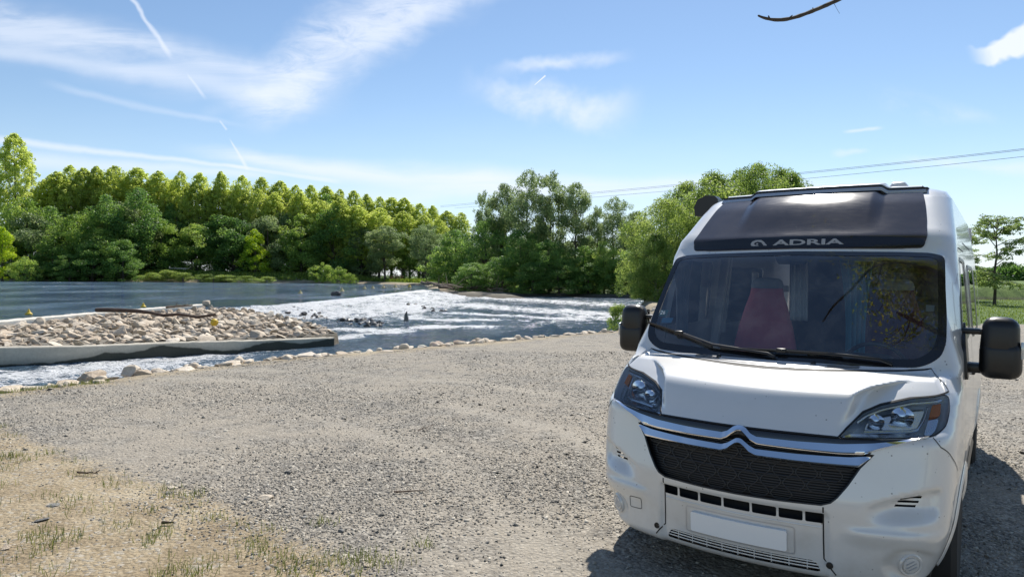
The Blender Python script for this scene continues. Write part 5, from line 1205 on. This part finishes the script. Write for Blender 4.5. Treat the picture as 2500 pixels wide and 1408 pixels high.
# side glass, mirrors, wheels
for sd_ in (1,-1):
    patch('door_window',azs(DOORW,sd_),SIDEG,van,-.004,res=.06); ribbon('window_seal',azs(DOORW,sd_),.03,BLACKP,van,.002,.003,True)
    patch('side_window',azs(REARW,sd_),SIDEG,van,.003,res=.08); ribbon('window_seal',azs(REARW,sd_),.04,BLACKP,van,.004,.004,True)
    patch('mirror_base',azs(rounded([(1.02,1.22),(1.04,1.42),(1.24,1.56),(1.36,1.50),(1.34,1.25)],.03,3),sd_),BLACKP,van,.015,res=.05,thick=.02)
    root=MB()
    q=MB(); q.box((sd_*1.180,1.16,1.475),(.205,.17,.245),.062,seg=4,rot=(0,R(2)*sd_,0),taper=(.88,.92)); q.box((sd_*1.183,1.16,1.345),(.212,.172,.225),.058,seg=4); mh=q.build('mirror',BLACKP,van,angle=60)
    MB().box((sd_*1.05,1.19,1.505),(.15,.085,.035),.012).build('mirror_arm',BLACKP,mh); MB().box((sd_*1.05,1.19,1.285),(.17,.095,.06),.018).build('mirror_arm',BLACKP,mh)
    q=MB(); q.box((sd_*1.286,1.13,1.405),(.016,.06,.10),.006); q.build('indicator',CLG if False else simple('clear_indicator',(.55,.56,.56),.12,.3),mh)
    q=MB(); q.box((sd_*1.18,1.252,1.46),(.165,.006,.20),.0); q.build('mirror_glass',CHROME,mh)
    for yc in (.90,4.35):
        m_=Matrix.Translation((sd_*.895,yc,.345))@Matrix.Rotation(R(90),4,'Y')
        wr=empty('wheel'); wr.parent=van; q=MB(); q.lathe([(.215,-.10),(.30,-.112),(.335,-.085),(.345,-.03),(.345,.03),(.335,.085),(.30,.112),(.215,.10)],40,m_); q.build('tyre',TYRE,wr)
        q=MB(); q.lathe([(.216,.095*sd_),(.205,.07*sd_),(.16,.045*sd_),(.09,.055*sd_),(.05,.075*sd_),(0,.08*sd_)],32,m_); q.build('rim',RIMM,wr)
        aw=azs([(yc+.41*math.cos(t),.34+.41*math.sin(t)) for t in np.linspace(-.15,math.pi+.15,24)],sd_); ribbon('wheel_arch_lip',aw,.03,PAINT,van,.002,.012)
        q=MB(); q.box((sd_*.70,yc,.52),(.02,.84,.46),0); q.build('wheel_liner',BLACKM,van)
# side marker strip and door handle on the near side
ribbon('side_rub_strip',azs([(1.35,.62),(2.3,.62)],1),.07,BLACKP,van,.004,.012)
for sd_ in (1,-1): MB().box((sd_*1.02,2.2,1.16),(.04,.20,.05),.014).build('door_handle',BLACKP,van)
# cabin
q=MB(); q.box((0,2.9,.42),(1.9,4.8,.06)); q.build('floor',DARKI,van)
q=MB(); q.box((0,1.00,1.205),(1.74,.62,.12),.04); q.box((0,1.2,1.0),(1.7,.4,.4),.05); q.box((.42,1.02,1.29),(.42,.30,.09),.04); q.build('dashboard',DASH,van)
q=MB(); q.box((-.02,1.03,1.285),(.30,.20,.05),.02,rot=(0,0,.2)); q.box((.15,.95,1.28),(.12,.16,.03),.01); q.build('dashboard_papers',GREYF,van)
q=MB(); q.box((0,4.7,1.3),(1.7,.06,1.9)); q.box((.55,3.4,1.0),(.5,2.2,1.3),.01); q.box((0.0,3.0,2.28),(1.6,2.6,.06)); q.build('cabin_furniture',DARKI,van)
def loftseat(cx,cy,name,mat,mat2,ry):
    q=MB(); prof=[(.25,.60,.10),(.27,.75,.12),(.27,1.0,.12),(.25,1.25,.12),(.215,1.42,.11),(.17,1.58,.10),(.135,1.68,.085),(.125,1.745,.075)]
    V=[];n=16
    for w_,z,d in prof:
        for k in range(n):
            t=2*math.pi*k/n; V.append((cx+w_*np.sign(math.cos(t))*abs(math.cos(t))**.6,cy+(z-.6)*.10+d*.6*math.sin(t),z))
    F=[[i*n+k,i*n+(k+1)%n,(i+1)*n+(k+1)%n,(i+1)*n+k] for i in range(len(prof)-1) for k in range(n)]+[[(len(prof)-1)*n+k for k in range(n)]]
    q.add(V,F); st_=q.build(name,mat,van,angle=60)
    q=MB(); V=[]; pr2=[(.128,1.735,.078),(.130,1.76,.08),(.118,1.795,.07),(.09,1.815,.05),(.02,1.822,.01)]
    for w_,z,d in pr2:
        for k in range(n):
            t=2*math.pi*k/n; V.append((cx+w_*math.cos(t),cy+.115+d*math.sin(t),z))
    F=[[i*n+k,i*n+(k+1)%n,(i+1)*n+(k+1)%n,(i+1)*n+k] for i in range(len(pr2)-1) for k in range(n)]+[[(len(pr2)-1)*n+k for k in range(n)]]; q.add(V,F); q.build('headrest',mat2,st_,angle=60)
    q=MB(); q.box((cx,cy-.25,.62),(.5,.5,.16),.05); q.build('cushion',mat,st_)
loftseat(-.385,1.85,'seat',RED,GREYF,0); loftseat(.52,2.0,'seat',simple('red_upholstery_dimmed',(.12,.02,.03),.85),GREYF,0)  # second seat: red darkened in colour where the windscreen reflection covers it
def curtain(x0,y0,x1,y1,z0,z1,mat,name,amp=.02,nf=6,pinch=.4):
    V=[];n=40;m=10
    for j in range(m+1):
        v=j/m; z=z0+(z1-z0)*v; w_=1-pinch*math.sin(min(1,(1-v)*1.4)*math.pi/2)
        for i in range(n+1):
            u=i/n; uu=.5+(u-.5)*w_; a=amp*math.sin(u*nf*2*math.pi); dx_,dy_=x1-x0,y1-y0; L=math.hypot(dx_,dy_); V.append((x0+dx_*uu-dy_/L*a,y0+dy_*uu+dx_/L*a,z))
    F=[[j*(n+1)+i,j*(n+1)+i+1,(j+1)*(n+1)+i+1,(j+1)*(n+1)+i] for j in range(m) for i in range(n)]
    me=me_np(name,V,F,True,[mat]); o=ob(name,me,van); md=o.modifiers.new('s','SOLIDIFY'); md.thickness=.004; return o
curtain(-.155,1.8,-.04,1.8,1.49,1.95,TOWEL,'towel',.012,3,-.1); curtain(.22,1.62,.42,1.75,1.2,1.95,TEAL,'curtain',.02,4,.45)
q=MB(); q.box((-.90,2.36,1.62),(.07,.06,.9),.01,rot=(0,R(7),0)); q.box((-.93,2.62,1.7),(.05,.05,.8),.01,rot=(0,R(5),0)); q.box((-.80,3.1,1.6),(.06,.05,.55),.01); q.build('door_pillar',CREAM,van)
curtain(-.93,1.35,-.90,1.62,1.35,1.95,simple('grey_curtain',(.30,.33,.38),.9),'curtain',.02,4,.5)
q=MB(); q.box((-.395,2.6,1.725),(.055,.01,.055)); q.build('paper_note',CREAM,van)
q=MB(); q.tube([(.50+.19*math.cos(t),1.32-.07*math.sin(t),1.22+.17*math.sin(t)) for t in np.linspace(0,2*math.pi,28)],.014,8,False); q.box((.5,1.30,1.22),(.36,.03,.05),.01); q.build('steering_wheel',BLACKP,van)
# set the van on the ground
van.location=(-CXC*math.cos(CYAW)+CD*math.sin(CYAW),CXC*math.sin(CYAW)+CD*math.cos(CYAW),0.); van.rotation_euler=(0,0,-CYAW)
